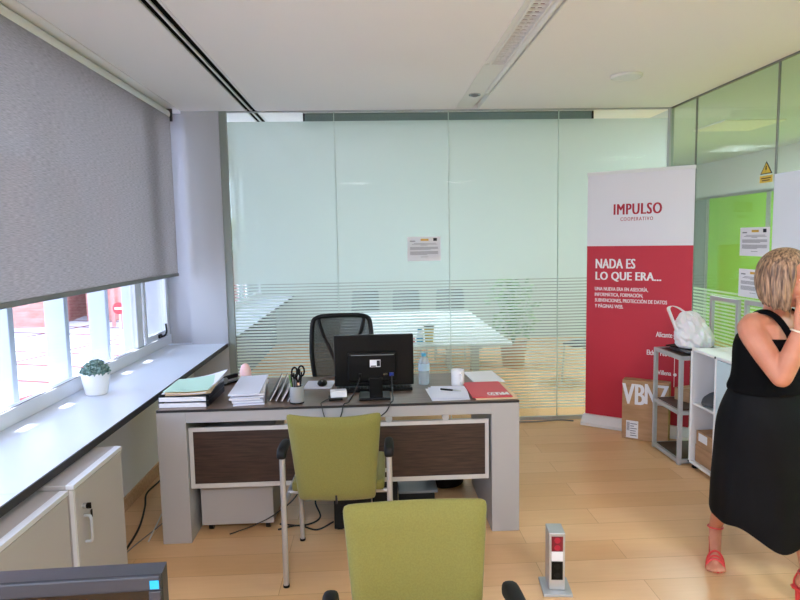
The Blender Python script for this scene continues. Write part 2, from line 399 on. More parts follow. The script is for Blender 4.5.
f=thing('picket_fence','low red picket fence across the square outside the window','fence',(-4.2,12.6,-.02),R(4))
for i in range(18): MB().box(-1.0+i*.15,-.93+i*.15,-.015,.015,0,1.35).build('picket','fence_pink',f)
MB().box(-1.0,1.62,.015,.045,.3,.38).build('rail','fence_pink',f); MB().box(-1.0,1.62,.015,.045,1.0,1.08).build('rail','fence_pink',f)
t=thing('bush','yellow-green bush behind the red picket fence outside','bush',(-3.6,14.4,-.02))
q=MB(); q.cyl((0,0,0),(0,0,1),.05); q.build('stem','wood_base',t)
q=MB()
for k in range(260):
    a=random.uniform(0,6.28);r_=random.uniform(.2,.75);z=random.uniform(.9,2.2)
    q.ball((r_*math.cos(a)*1.5,r_*math.sin(a),z),random.uniform(.06,.13),(1,1,.5),6)
q.build('foliage',noisy(mat('bush_leaf',(170,180,70),.8),(140,160,60),(200,200,100),(1,1,1),8),t)
t=thing('no_entry_sign','round red no entry sign on a short post outside the window','sign',(-4.02,10.0,-.02))
MB().cyl((0,0,0),(0,0,.72),.014,n=10).build('sign_post','alu',t)
d=MB().cyl((0,-.02,.63),(0,-.035,.63),.095,n=28).build('sign_disc','signred',t)
MB().box(-.062,.062,-.0375,-.0355,.613,.647).build('white_bar','text_white',d)
# ---------------------------------------------------------------- ceiling fittings
def slot(y0,y1,label):
    t=thing('ceiling_vent',label,'air vent',(-.9655,(y0+y1)/2,H)); L=(y1-y0)/2
    MB().box(-.0435,-.0135,-L,L,.008,.03).box(-.0005,.0355,-L,L,.008,.03).build('dark_slot','slot_black',t)
    s=MB().box(-.052,-.044,-L,L,-.002,.038).box(-.013,-.001,-L,L,-.001,.038).box(.036,.0515,-L,L,-.002,.038); s.build('vent_bar','white_metal',t)
slot(-2.5,5.30,'long twin-slot linear air vent in the ceiling near the window')
slot(5.36,9.0,'twin-slot linear air vent in the ceiling beyond the back glass')
# linear luminaire with louvre
t=thing('linear_ceiling_light','long white linear luminaire with louvre recessed in the ceiling','light fitting',(.83,1.4,H))
MB().box(-.099,.099,-4.2,3.915,.045,.058).box(-.099,-.092,-4.2,3.915,-.003,.045).box(.092,.099,-4.2,3.915,-.003,.045).build('housing','led',t)
MB().tube([(.066,-4.2,.012),(.066,3.35,.012)],.019,12).build('diffuser_tube','led',t,True)
MB().box(-.05,.03,-4.2,2.59,.035,.0445).build('reflector',mat('dark_rose_reflector',(96,14,26),.6,0,.2),t)
MB().box(-.062,-.05,-4.2,2.59,.0,.0445).box(.03,.042,-4.2,2.59,.0,.0445).build('louvre_side','led',t)
MB().box(-.0915,-.0625,-4.2,2.59,.006,.044).build('side_plate','led',t)
s=MB()
for k in range(125):
    y=2.58-k*.052; s.box(-.05,-.012,y-.006,y+.006,.010,.022); s.box(-.008,.03,y-.006,y+.006,.010,.022)
s.box(-.012,-.008,-4.2,2.59,.010,.022)
s.build('louvre_blade','led',t)
MB().box(-.091,.045,2.60,3.915,.004,.0445).build('blank_plate','led',t)
sp=MB().cyl((-.02,3.40,.0035),(-.02,3.40,-.004),.045,n=24).build('spot_ring','chrome',t)
MB().ball((-.02,3.40,-.004),.03,(1,1,.4)).build('spot_lens','mgrey',sp)
t=thing('ceiling_speaker','round flat white speaker disc in the ceiling','speaker',(1.757,4.26,H))
MB().cyl((0,0,-.001),(0,0,-.018),.098,.092,32).build('grille','white_metal',t)
MB().lathe([(.098,0),(.106,-.002),(.106,-.014),(.098,-.0185),(.0955,-.008)]).build('rim','led',t,True)
# roller blind
t=thing('roller_blind','wide grey roller blind half lowered over the left window','blind',(-1.6,3.2,0))
q=MB(); q.box(-.0008,.0008,-2.3,2.0,1.366,2.65); q.build('fabric','blind',t)
MB().box(-.008,.008,-2.3,2.005,1.35,1.378,.004).build('bottom_bar','mgrey',t)
MB().tube([(-.03,-2.3,2.655),(-.03,1.99,2.655)],.038,20).build('roller_tube','white_metal',t,True)
MB().box(-.07,.02,1.995,2.012,2.60,H-.001,.002).build('bracket','dgrey',t)
MB().box(-.07,.02,-2.315,-2.305,2.60,H-.001,.002).build('bracket','dgrey',t)
# screen case behind the back glass
t=thing('ceiling_screen_case','long grey roller screen case hung at the ceiling behind the glass','screen case',(.70,5.47,H))
MB().box(-1.24,1.24,-.04,.05,-.088,-.001,.008).build('case_body','case_grey',t)
MB().box(-1.255,-1.24,-.045,.055,-.092,-.001,.003).build('end_cap','dark_edge',t); MB().box(1.24,1.255,-.045,.055,-.092,-.001,.003).build('end_cap','dark_edge',t)
# ---------------------------------------------------------------- notices and signs on the glass
def notice(label,org,ux,w,h,name='paper_notice',group='printed notices on the glass'):
    ux=Vector(ux); up=Vector((0,0,1)); n=ux.cross(up)      # n faces the room
    t=thing(name,label,'notice',org,0,group)
    def quad(x0,x1,z0,z1,d,m,nm,par,th=.0004):
        q=MB(); c=[ux*x+up*z for x,z in((x0,z0),(x1,z0),(x1,z1),(x0,z1))]
        q.rings([[v+n*d for v in c],[v+n*(d+th) for v in c]]); return q.build(nm,m,par)
    quad(0,w,0,h,.001,'paper','sheet',t)
    quad(w*.40,w*.64,h*.83,h*.91,.0016,'amber','emblem',t)
    quad(w*.78,w*.89,h*.82,h*.94,.0016,'ink_dark','emblem',t)
    quad(w*.08,w*.24,h*.80,h*.84,.0016,'ink','emblem',t)
    q=MB()
    for z,x0,x1 in [(.72,.2,.85),(.68,.14,.9),(.645,.4,.6),(.56,.08,.92),(.53,.08,.92),(.5,.08,.92),(.47,.08,.7),(.38,.08,.92),(.35,.08,.92),(.32,.08,.92),(.29,.08,.92),(.26,.08,.6),(.16,.4,.62)]:
        c=[ux*(w*x)+up*(h*zz) for x,zz in((x0,z),(x1,z),(x1,z+.014),(x0,z+.014))]
        q.rings([[v+n*.0016 for v in c],[v+n*.0020 for v in c]])
    q.build('printed_text','ink',t)
    return t
notice('white printed notice on the frosted back glass, left of the roll-up banner',(.309,YG-.0052,1.43),(1,0,0),.287,.208)
notice('upper of two white printed notices on the green-backed side glass',(XR-.0052,4.257,1.462),(0,-1,0),.325,.195)
notice('lower of two white printed notices on the side glass, partly behind the woman',(XR-.0052,4.257,1.177),(0,-1,0),.325,.195)
t=thing('warning_sign','yellow electric hazard triangle sign on the side glass above the notices','sign',(XR-.0055,3.995,1.945))
q=MB(); q.rings([[(x,.062,.056),(x,-.062,.056),(x,0,.138)] for x in(0,-.0015)]); tri=q.build('triangle_edge','ink_dark',t)
q=MB(); q.rings([[(x,.049,.0615),(x,-.049,.0615),(x,0,.127)] for x in(-.0016,-.0022)]); q.build('triangle','yellow',tri)
q=MB(); q.rings([[(x,.005,.108),(x,-.010,.108),(x,-.002,.092),(x,-.010,.092),(x,.007,.068),(x,.0,.084),(x,.009,.084)] for x in(-.0023,-.0028)]); q.build('bolt_symbol','ink_dark',tri)
pl=MB().box(-.0015,0,-.066,.066,0,.046).build('text_plate','yellow',t)
MB().box(-.002,-.0016,-.05,.05,.026,.032).box(-.002,-.0016,-.04,.04,.012,.018).build('printed_text','ink_dark',pl)
t=thing('whiteboard','plain white board on the side glass above the woman\'s head','board',(XR-.0055,3.275,1.30))
MB().box(-.012,-.001,-.62,.62,0,.69,.003).build('board_panel','wboard',t)
# ---------------------------------------------------------------- banner
A=Vector((1.83,5.2,0)); U=Vector((.803,-.596,0)); N=Vector((-.596,-.803,0)); UP=Vector((0,0,1))
BM=Matrix(((U.x,-N.x,0,A.x),(U.y,-N.y,0,A.y),(0,0,1,0),(0,0,0,1)))
bn=thing('roll_up_banner','tall red and white roll-up banner standing in the far right corner','banner',(0,0,0)); bn.matrix_world=BM
MB().rings([[(x,-.10,.004),(x,.09,.004),(x,.09,.05),(x,.03,.085),(x,-.03,.085),(x,-.10,.03)] for x in(-.01,.84)]).build('base_cassette','white_metal',bn)
MB().box(0,.825,0,.0012,.08,2.13).build('white_panel','banner_white',bn)
MB().box(0,.825,-.0012,-.0003,.08,1.532).build('red_panel','red',bn)
MB().box(-.004,.829,-.008,.010,2.118,2.146,.003).build('top_rail','white_metal',bn)
MB().cyl((.41,.02,.08),(.41,.02,2.12),.008,n=8).build('support_pole','alu',bn)
def bt(s,x,z,w,h,m='text_white',bold=.03,sp=1): text('lettering',s,m,bn,(x,-.002 if m=='text_white' else -.0008,z),(1,0,0),(0,0,1),w,h,bold,sp)
bt('IMPULSO',.219,1.787,.368,.088,'text_red',.045,1.14)
bt('COOPERATIVO',.272,1.736,.252,.029,'text_red',.02,1.3)
bt('NADA ES',.077,1.346,.316,.08,bold=.045,sp=1.05); bt('LO QUE ERA...',.077,1.237,.517,.081,bold=.045,sp=1.05)
bt('UNA NUEVA ERA EN ASESORÍA,',.071,1.155,.427,.042,bold=.018); bt('INFORMÁTICA, FORMACIÓN,',.071,1.107,.389,.042,bold=.018)
bt('SUBVENCIONES, PROTECCIÓN DE DATOS',.072,1.059,.572,.042,bold=.018); bt('Y PÁGINAS WEB.',.072,1.014,.233,.038,bold=.018)
bt('Alicante',.567,.797,.122,.042,bold=.03); bt('Elche / Petrer',.500,.645,.191,.042,bold=.03); bt('Villena',.585,.489,.102,.038,bold=.03)
q=MB().box(.7085,.7125,-.0024,-.0014,.40,.82)
q.cyl((.716,-.0014,.50),(.716,-.0026,.50),.013,n=16).build('route_line','text_white',bn)
# ---------------------------------------------------------------- cardboard box beside banner
fu=Vector((.825,-.565,0)); fn=Vector((-.565,-.825,0)); O=Vector((1.974,4.764,0))
BX=Matrix(((fu.x,-fn.x,0,O.x),(fu.y,-fn.y,0,O.y),(0,0,1,0),(0,0,0,1)))
cb=thing('cardboard_box','brown cardboard box with white letters standing against the banner','box'); cb.matrix_world=BX
MB().box(0,.345,0,.10,.001,.478,.003).build('carton','cardboard',cb)
MB().box(.0,.345,.035,.065,.4782,.4788).build('packing_tape','tape',cb)
text('lettering','VB',  'paper',cb,(.004,-.0008,.285),(1,0,0),(0,0,1),.165,.165,.035)
text('lettering','NZ',  'paper',cb,(.175,-.0008,.30),(1,0,0),(0,0,1),.165,.16,.035)
lb=MB().box(.034,.126,-.0012,-.0004,.012,.152).build('shipping_label','paper',cb)
q=MB()
for k in range(6): q.box(.066,.066+.052*random.uniform(.5,1),-.0018,-.0013,.03+k*.019,.036+k*.019)
for k in range(9): q.box(.040+k*.0024,.0412+k*.0024,-.0018,-.0013,.07,.14)
q.build('printed_text','ink',lb)
# ---------------------------------------------------------------- open metal frame shelf
x0,x1,y0,y1,h=2.12,2.56,4.135,4.545,.775; b=.027
sf=thing('metal_shelf','low open shelf with grey metal frame and dark boards beside the banner','shelf',(0,0,0))
for x in(x0,x1-b):
    for y in(y0,y1-b): MB().box(x,x+b,y,y+b,0.001,h,.003).build('post','alu_light',sf)
for z in(.012,.36,h-b):
    for x in(x0,x1-b): MB().box(x+.002,x+b-.002,y0+b,y1-b,z,z+b).build('rail','alu_light',sf)
    for y in(y0,y1-b): MB().box(x0+b,x1-b,y+.002,y+b-.002,z,z+b).build('rail','alu_light',sf)
for z in(.03,.378,h-.018): MB().box(x0+b,x1-b,y0+b,y1-b,z,z+.014).build('shelf_board','wenge',sf)
for k,(dx,dy,a,m,lab) in enumerate([(0,0,.1,'dgrey','dark grey magazine flat on top of the metal shelf, lowest of three'),(.01,-.02,-.2,'mgrey','mid grey magazine between two others on top of the metal shelf'),(.0,.02,.35,'black_matte','black magazine topmost on the metal shelf, under the plastic bag')]):
    o=MB().box(-.105,.105,-.14,.14,0,.009,.001).build('magazine',m); o.location=(2.32+dx,4.35+dy,h+.0005+k*.0095); o.rotation_euler=(0,0,a); tag(o,lab,'magazine','magazines on the metal shelf')
o=thing('small_carton','small brown carton on the middle board of the metal shelf','box',(2.36,4.42,.3925),R(20))
MB().box(-.10,.10,-.07,.07,0,.09,.002).build('carton','cardboard',o); MB().box(-.1,.1,-.012,.012,.0902,.0908).build('packing_tape','tape',o)
# plastic bag
def bag():
    t=thing('plastic_bag','crumpled white plastic carrier bag on top of the metal shelf','bag',(2.30,4.33,h+.029))
    rr=[]; n=44
    prof=[(0,-.085,.12,.075),(.008,-.10,.138,.095),(.05,-.108,.148,.10),(.10,-.112,.134,.095),(.15,-.112,.106,.08),(.19,-.106,.078,.06),(.225,-.092,.048,.045),(.25,-.078,.012,.03),(.262,-.06,-.015,.012)]
    def pr(z):
        for p,q in zip(prof,prof[1:]):
            if p[0]<=z<=q[0]+1e-9:
                t_=(z-p[0])/(q[0]-p[0]); return [p[i]+(q[i]-p[i])*t_ for i in(1,2,3)]
    n=110
    for j in range(31):
        z=.262*j/30; xa,xb,b_=pr(min(z,.2619)); r_=[]
        for k in range(n):
            th=2*math.pi*k/n; c_,s_=math.cos(th),math.sin(th)
            v=1-2.2*abs(noise.noise(Vector((c_*2.3+z*9,s_*2.3,z*13))))+.55*(1-2.2*abs(noise.noise(Vector((c_*5,s_*5+z*14,z*26)))))
            am=(.3 if j<2 else 1)*.016*min(1,(xb-xa)/.08)
            r_.append(((xa+xb)/2+((xb-xa)/2+am*(v-.6)*1.2)*c_,(b_+am*(v-.6))*s_,z+(.016*noise.noise(Vector((c_*3,s_*3,z*20))) if 1<j<29 else 0)))
        rr.append(r_)
    MB().rings(rr).build('bag_body','bag',t,True,ang=180)
    def strap(pts,wd,th=.004):
        P=bez(pts,6); q=MB(); rr=[]
        for p in P: rr.append([(p.x-wd*.35,p.y-wd*.5,p.z),(p.x+wd*.35,p.y-wd*.5,p.z+.002),(p.x+wd*.35,p.y+wd*.5,p.z+.003),(p.x-wd*.35,p.y+wd*.5,p.z)])
        q.rings(rr); sub(q.build('bag_handle','bag',t,True),1)
    strap([(-.095,0,.07),(-.125,.0,.15),(-.16,.0,.235),(-.178,.0,.285),(-.155,.0,.302),(-.11,.0,.29),(-.05,0,.25)],.034)
    strap([(.03,.02,.15),(.05,.03,.20),(.03,.02,.245),(-.02,.0,.262)],.05)
bag()
# ---------------------------------------------------------------- white modular cabinet
cx0,cx1=2.19,2.575
wcb=thing('white_cabinet','low white modular cabinet with open compartments along the side glass','cabinet',(0,0,0))
q=MB(); y0,y1=2.66,4.115
q.box(cx0,cx1,y0,y1,.82,.838,.003).box(cx0,cx1,y0,y1,.035,.052,.003).box(cx1-.012,cx1,y0,y1,.052,.82)
for y in(y1-.018,3.80,3.23,y0): q.box(cx0,cx1-.012,y,y+.018,.052,.82,.002)
q.build('carcass','white_metal',wcb)
MB().box(cx0+.004,cx1-.013,3.819,y1-.019,.45,.466).build('shelf_board','white_metal',wcb)
q=MB()
for z in(.829,.0435): q.tube([(cx0,y0,z),(cx0,y1,z)],.0105,10)
for y in(y0+.009,3.239,3.809,y1-.009): q.tube([(cx0,y,.045),(cx0,y,.829)],.0105,10)
q.build('edge_tube','white_metal',wcb,True)
for a,b_ in((3.252,3.797),(2.682,3.227)): 
    d=MB().box(cx0-.006,cx0+.008,a,b_,.056,.816,.002).build('door','bluepanel',wcb); MB().cyl((cx0-.008,a+.04,.5),(cx0-.022,a+.04,.5),.012,n=16).build('door_knob','chrome',d)
q=MB()
for y in(y1-.009,3.81): q.cyl((cx0-.012,y,.829),(cx0+.004,y,.829),.008,n=10).cyl((cx0-.012,y,.0435),(cx0+.004,y,.0435),.008,n=10)
q.build('connector_ball','black',wcb)
for x in(cx0+.03,cx1-.03):
    for y in(y0+.03,3.8,y1-.03): MB().cyl((x,y,.001),(x,y,.012),.024,n=16).cyl((x,y,.012),(x,y,.036),.007,n=8).build('foot','black',wcb)
def crumple(name,label,loc,m,a=.11,b=.1,hh=.08):
    q=MB(); rr=[]; n=28
    for z,s in((0,1),(.2,1.03),(.55,.9),(.85,.6),(1,.25)):
        rr.append([(a*s*(1+.18*noise.noise(Vector((math.cos(k*.2244)*2,math.sin(k*.2244)*2,z*3))))*math.cos(k*2*math.pi/n),b*s*math.sin(k*2*math.pi/n),z*hh*(1+.35*noise.noise(Vector((k*.6,z*2,3))) if z>0 else 1)) for k in range(n)])
    o=sub(q.rings(rr).build(name,m,None,True,ang=180),1); o.location=loc; tag(o,label,'cloth'); return o
crumple('folded_cloth','dark grey cloth bundle on the upper shelf of the white cabinet',(2.315,3.962,.4665),'cloth_grey',.12,.12,.095)
for i,(yy,z,hh,lab) in enumerate([(3.96,.0535,.12,'brown carton at the bottom of the white cabinet, lower of two'),(3.95,.1745,.10,'brown carton with white label, stacked on another in the white cabinet')]):
    o=thing('small_carton',lab,'box',(2.362,yy,z),0,'cartons in the white cabinet')
    MB().box(-.15,.15,-.125,.12,0,hh,.002).build('carton','cardboard',o); MB().box(-.15,.15,-.012,.012,hh+.0002,hh+.0006).build('packing_tape','tape',o)
    if i: MB().box(-.1512,-.1502,-.02,.09,.035,.09).build('shipping_label','paper',o)
# ---------------------------------------------------------------- grey metal frames standing against the side glass
for lab,ya,yb,z0,zt in(('grey metal frame standing on the metal shelf behind the plastic bag',4.165,4.525,.7755,1.158),('grey metal frame standing on the white cabinet behind the woman',3.62,4.095,.8385,1.165)):
    t=thing('metal_frame_stand',lab,'stand',(2.545,0,z0),0,'grey metal frames against the side glass'); hh=zt-z0
    for y in(ya,yb-.03): MB().box(-.012,.012,y,y+.03,.010,hh,.002).build('upright','alu_light',t)
    MB().box(-.011,.011,ya+.03,yb-.03,hh-.03,hh-.001).build('crossbar','alu_light',t); MB().box(-.025,.013,ya,yb,0.0005,.0095).build('foot','alu_light',t)
# ---------------------------------------------------------------- main desk
dk=thing('office_desk','large office desk with brown top, silver slab legs and dark wood front panel','desk',(0,0,0))
DX0,DX1,DY0,DY1=-1.158,.785,3.265,3.99
MB().box(DX0,DX1,DY0,DY1,.728,.740,.002).build('desktop','desk_top',dk)
MB().box(DX0+.002,DX1-.002,DY0-.003,DY0-.0005,.727,.7395).build('edge_band','dark_edge',dk)
MB().box(DX0+.152,DX1-.152,DY0+.002,DY0+.05,.668,.7275).box(DX0+.152,DX1-.152,DY1-.05,DY1-.002,.668,.7275).build('apron','desk_grey',dk)
for x in(DX0,DX1-.152): MB().box(x,x+.152,DY0,DY1-.02,0.001,.7275,.002).build('leg','desk_grey',dk)
pn=MB().box(-1.002,.622,3.292,3.306,.296,.32).box(-1.002,.622,3.292,3.306,.61,.632).box(-1.002,-.98,3.292,3.306,.32,.61).box(.602,.622,3.292,3.306,.32,.61).build('front_panel','panel_frame',dk)
MB().box(-.98,.602,3.296,3.302,.32,.61).build('panel_board','wenge',pn)
for x in(.075,.385): MB().cyl((x,3.325,.650),(x,3.285,.650),.019,n=18).build('panel_fixing','alu_light',dk)
# mobile pedestal
pd=thing('drawer_pedestal','low grey drawer pedestal on casters under the left end of the desk','pedestal',(-.78,3.65,0))
MB().box(-.20,.20,-.27,.27,.045,.57,.004).build('cabinet_body','desk_grey',pd)
for z in(.06,.23,.40): d=MB().box(-.195,.195,.271,.287,z,z+.16,.002).build('drawer','desk_grey',pd); MB().box(-.05,.05,.288,.298,z+.12,z+.132).build('drawer_handle','alu',d)
for x in(-.16,.16):
    for y in(-.22,.22): MB().cyl((x-.012,y,.021),(x+.012,y,.021),.02,n=14).cyl((x,y,.03),(x,y,.046),.01,n=8).build('caster','black',pd)
t=thing('computer_tower','black computer tower on the floor under the desk','computer',(-.135,3.58,0))
MB().box(-.105,.10,-.24,.22,.012,.43,.005).build('case','black_matte',t)
MB().box(-.1,.095,.2205,.23,.02,.425,.003).build('front_bezel','black',t)
q=MB()
for k in range(8): q.box(-.07,.06,-.2415,-.2402,.10+k*.02,.108+k*.02)
q.build('rear_vent','black',t)
MB().box(-.09,-.06,-.22,.2,0.001,.012).box(.055,.085,-.22,.2,0.001,.012).build('foot','black',t)
t=thing('power_unit','small black battery unit beside the computer tower under the desk','power unit',(.045,3.60,0))
MB().box(-.07,.075,-.2,.18,0.001,.27,.006).build('case','black_matte',t); MB().box(-.04,.04,-.2015,-.2002,.06,.1).build('rear_socket','dgrey',t)
t=thing('foot_rest','grey-topped black foot rest on the floor under the desk','foot rest',(.25,3.66,0))
MB().box(-.12,.12,-.07,.10,.095,.112,.006).build('platform','mgrey',t)
MB().box(-.115,.10,-.06,.09,0.001,.0945,.004).build('base','black_matte',t)
t=thing('waste_bin','round black waste bin on the floor behind the desk','bin',(.455,3.99,0))
MB().lathe([(0,.002),(.115,.002),(.125,.012),(.15,.30),(.155,.302),(.155,.31),(.146,.31),(.12,.02),(0,.014)]).build('bin_body','black_matte',t,True)
# ---------------------------------------------------------------- desk objects
Z=.7405
def mon_back():
    t=thing('computer_monitor','black monitor on the brown desk, seen from behind','monitor',(0,3.40,Z))
    MB().box(-.219,.221,-.012,.022,.072,.357,.007).build('screen_housing','black',t)
    MB().box(-.145,.125,-.034,-.0125,.10,.262,.008).build('rear_cover','black',t)
    MB().box(-.125,.11,-.0362,-.0345,.247,.251).build('vent_line','mgrey',t)
    MB().box(-.205,.207,.0222,.0232,.088,.342).build('display','screen',t)
    MB().box(-.028,.045,-.05,-.0345,.012,.125,.005).build('stand_neck','black',t)
    MB().box(-.085,.088,-.065,.10,0,.014,.005).build('stand_base','black',t)
    lb=MB().box(-.022,.036,-.0352,-.0342,.182,.222).build('sticker','paper',t)
    MB().box(.016,.034,-.0358,-.0353,.186,.218).box(-.018,.012,-.0358,-.0353,.184,.190).build('printed_text','ink_dark',lb)
    MB().box(.084,.108,-.05,-.0342,.132,.15,.002).build('video_plug','vga',t)
    MB().box(.05,.075,-.037,-.0342,.136,.146).build('port','chrome',t)
    MB().box(-.085,-.07,-.048,-.0342,.128,.148,.002).build('power_plug','black',t)
mon_back()
def tube_thing(name,label,cat,pts,r,m,n=8): return tag(MB().tube(bez(pts),r,8).build(name,m,None,True),label,cat)
tube_thing('cable','black video cable from monitor over the desk front edge','cable',[(.097,3.34,.88),(.097,3.32,.80),(.10,3.30,.752),(.085,3.26,.745),(.06,3.256,.70),(.0,3.27,.655),(-.05,3.35,.62),(-.08,3.34,.44)],.0032,'cable')
tube_thing('cable','black power cable from monitor trailing left over the desk edge','cable',[(-.078,3.345,.868),(-.10,3.33,.81),(-.14,3.30,.748),(-.165,3.262,.745),(-.18,3.256,.69),(-.2,3.27,.655),(-.22,3.33,.62),(-.20,3.335,.44)],.0032,'cable')
tube_thing('cable','thin black cable looping left of the white adaptor over the desk edge','cable',[(-.235,3.42,.745),(-.27,3.36,.745),(-.29,3.30,.745),(-.285,3.259,.746),(-.275,3.254,.70),(-.265,3.27,.655),(-.26,3.33,.60)],.0026,'cable')
t=thing('keyboard','black keyboard behind the monitor on the desk','keyboard',(.0,3.60,Z),R(2))
MB().box(-.22,.22,-.07,.07,0,.02,.004).build('body','black',t)
q=MB()
for r_ in range(5):
    for k in range(20): q.box(-.208+k*.021,-.19+k*.021,-.058+r_*.024,-.038+r_*.024,.0203,.025)
q.build('key','black_matte',t)
o=MB().box(-.085,.085,-.1,.1,0,.006,.001).build('note_pad','paper_blue'); o.location=(-.335,3.74,Z); o.rotation_euler=(0,0,R(-4)); tag(o,'white note pad under the computer mouse','note pad')
t=thing('computer_mouse','black computer mouse on a white note pad','mouse',(-.315,3.72,Z+.0065))
MB().ball((0,0,.012),.03,(1,1.7,.7),20).build('shell','black',t,True); MB().cyl((-.004,-.03,.03),(.004,-.03,.03),.006,n=10).build('scroll_wheel','mgrey',t)
t=thing('power_adaptor','small white adaptor box by the monitor on the desk','adaptor',(-.20,3.40,Z),R(6))
MB().box(-.045,.045,-.03,.03,.014,.05,.004).build('housing','paper',t); MB().box(-.055,.02,-.045,.035,0,.0138,.003).build('cradle','black',t)
# trays
def tray(z,label):
    t=thing('letter_tray',label,'tray',(-1.02,3.48,z),R(-1),'stacked letter trays')
    MB().box(-.135,.128,-.16,.16,0,.004).build('tray_floor','dgrey',t)
    MB().box(-.135,.115,-.165,-.1605,0,.023,.001).build('front_lip','paper',t)
    MB().box(.116,.132,-.165,.165,.0042,.0315,.002).build('side','black',t); MB().box(-.139,-.1355,-.165,.165,0,.0315,.001).build('side','dgrey',t)
    return t
tray(Z,'lower of two stacked letter trays on the left end of the desk'); tray(Z+.0325,'upper letter tray holding papers on the left end of the desk')
o=MB().box(-.12,.11,-.15,.145,0,.015).build('paper_bundle','paper_blue'); o.location=(-1.02,3.48,Z+.0045); tag(o,'bundle of white papers inside the lower letter tray','paper')
def sheet(name,label,loc,rz,w,d,m,cat='paper',lift=0,th=.0015,group=None,tilt=0,wave=.004):
    q=MB(); n=8; rr=[]
    T=[]; Bt=[]
    for i in range(n+1):
        for j in range(n+1):
            x=(i/n-.5)*w; y=(j/n-.5)*d; z=lift*max(0,(i/n*.6+j/n*.4)-.35)**1.6+wave*(.5+.5*noise.noise(Vector((x*9,y*9,rz*10))))
            T.append(q.bm.verts.new((x,y,z+th))); Bt.append(q.bm.verts.new((x,y,z)))
    I=lambda i,j:i*(n+1)+j
    for i in range(n):
        for j in range(n):
            q.bm.faces.new((T[I(i,j)],T[I(i+1,j)],T[I(i+1,j+1)],T[I(i,j+1)])); q.bm.faces.new((Bt[I(i,j)],Bt[I(i,j+1)],Bt[I(i+1,j+1)],Bt[I(i+1,j)]))
    for k in range(n):
        for a,b in ((I(k,0),I(k+1,0)),(I(k+1,n),I(k,n)),(I(0,k+1),I(0,k)),(I(n,k),I(n,k+1))): q.bm.faces.new((T[a],Bt[a],Bt[b],T[b]))
    o=q.build(name,m,None,True); o.location=loc; o.rotation_euler=(tilt,0,rz); tag(o,label,cat,group); return o
for k,(m,lab,a,lift,th) in enumerate([('tan_paper','manila folder lowest in the pile on the upper letter tray',.05,.06,.004),('paper','white sheaf above the manila folder on the letter tray',-.10,.06,.004),('tan_paper','tan envelope between white papers on the letter tray pile',.06,.062,.004),('paper','white sheet with raised right corner on the letter tray pile',-.10,.105,.0025),('green_paper','mint green sheet topmost on the letter tray pile',.02,.055,.003)]):
    sheet('paper_sheet' if 'sheet' in lab else 'document_folder',lab,(-1.01+.02*(k==3),3.47+.03*(k==3)-.006*k,Z+.0645+k*.0062),a,.24,.30,m,'paper',lift,th,'papers on the letter tray',wave=.002)
t=thing('stapler','small black stapler standing behind the letter trays','stapler',(-.90,3.86,Z),R(60))
MB().box(-.07,.07,-.016,.016,0,.012,.004).build('base','black',t); MB().box(-.065,.06,-.014,.014,.03,.055,.006,mtx=None).build('arm','black',t); MB().cyl((-.055,-.015,.03),(-.055,.015,.03),.021,n=12).build('hinge','mgrey',t)
t=thing('salt_lamp','egg-shaped pink lamp on a wooden base at the back of the desk','lamp',(-.815,3.915,Z))
MB().lathe([(0,0),(.038,0),(.04,.006),(.036,.016),(0,.016)]).build('base','wood_base',t,True)
sub(MB().lathe([(0,.0165),(.036,.0165),(.039,.04),(.036,.07),(.027,.098),(.014,.112),(0,.115)],n=20).build('shade','pink',t,True,ang=80),1)
for k in range(7):
    lab='white printed papers in the tall stack left of the folders, number %s from the desk'%['first','second','third','fourth','fifth','sixth','topmost'][k]
    lab=lab.replace('number ','')
    sheet('paper_sheaf',lab,(-.712+random.uniform(-.006,.006),3.54+random.uniform(-.012,.012),Z+.0005+k*.0096),R(6+random.uniform(-3,3)),.165,.46-.02*(k%3),'paper' if k%2 else 'paper_blue','paper',.012*(k>4),.0075,'white paper stack',wave=.0015)
for k in range(4):
    t=thing('document_folder','grey folder leaning in the file row, %s from the paper stack'%['nearest','second','third','farthest'][k],'folder',(-.595+k*.034,3.60-.01*k,Z+.003),R(3),'leaning grey folders')
    Mx=Matrix.Rotation(R(30),4,'Y')
    MB().box(-.002,.002,-.21,.21,0.0005,.075).build('cover',['dgrey','mgrey','desk_grey','mgrey'][k],t,mtx=Mx); MB().box(.0022,.008,-.205,.20,.002,.07).build('papers','paper',t,mtx=Mx)
# pencil cup
t=thing('pencil_cup','white cylindrical pencil cup full of pens on the desk','cup',(-.424,3.345,Z))
MB().lathe([(0,0),(.036,0),(.038,.004),(.038,.094),(.035,.094),(.034,.006),(0,.006)]).build('cup_body','alu_light',t,True)
MB().lathe([(.0384,.0),(.0392,.0),(.0392,.008),(.0384,.008)]).build('base_ring','black',t,True)
pens=[('black','black pen in the pencil cup leaning left',-.02,.0,-.028,.0),('dgrey','dark grey pen in the pencil cup leaning forward',-.008,-.018,-.01,-.022),('socket_red','dark red pen in the pencil cup at the back',.004,.018,.0,.024),('leaf','green pen in the pencil cup leaning left at the front',-.014,-.012,-.036,-.012),('black_matte','black marker in the pencil cup leaning right',.016,-.006,.03,-.004),('vga','dark blue pen in the pencil cup behind the marker',.012,.012,.018,.02),('mgrey','silver grey pen in the middle of the pencil cup',.0,0,-.004,.004)]
for i,(m,lab,a,b_,c_,d_) in enumerate(pens):
    top=.158+.012*(i%3)
    t=thing('pen',lab,'pen',(-.424,3.345,Z),0,'pens in the pencil cup')
    p0=Vector((a*.8,b_*.8,.0075));p1=Vector((c_,d_,top)); MB().cyl(p0,p0.lerp(p1,.8),.0042,n=10).build('barrel',m,t,True); MB().cyl(p0.lerp(p1,.801),p1,.0048,.004,10).build('pen_cap','black' if i!=3 else 'leaf',t,True)
t=thing('scissors','black-handled scissors standing in the pencil cup','scissors',(-.424,3.345,Z))
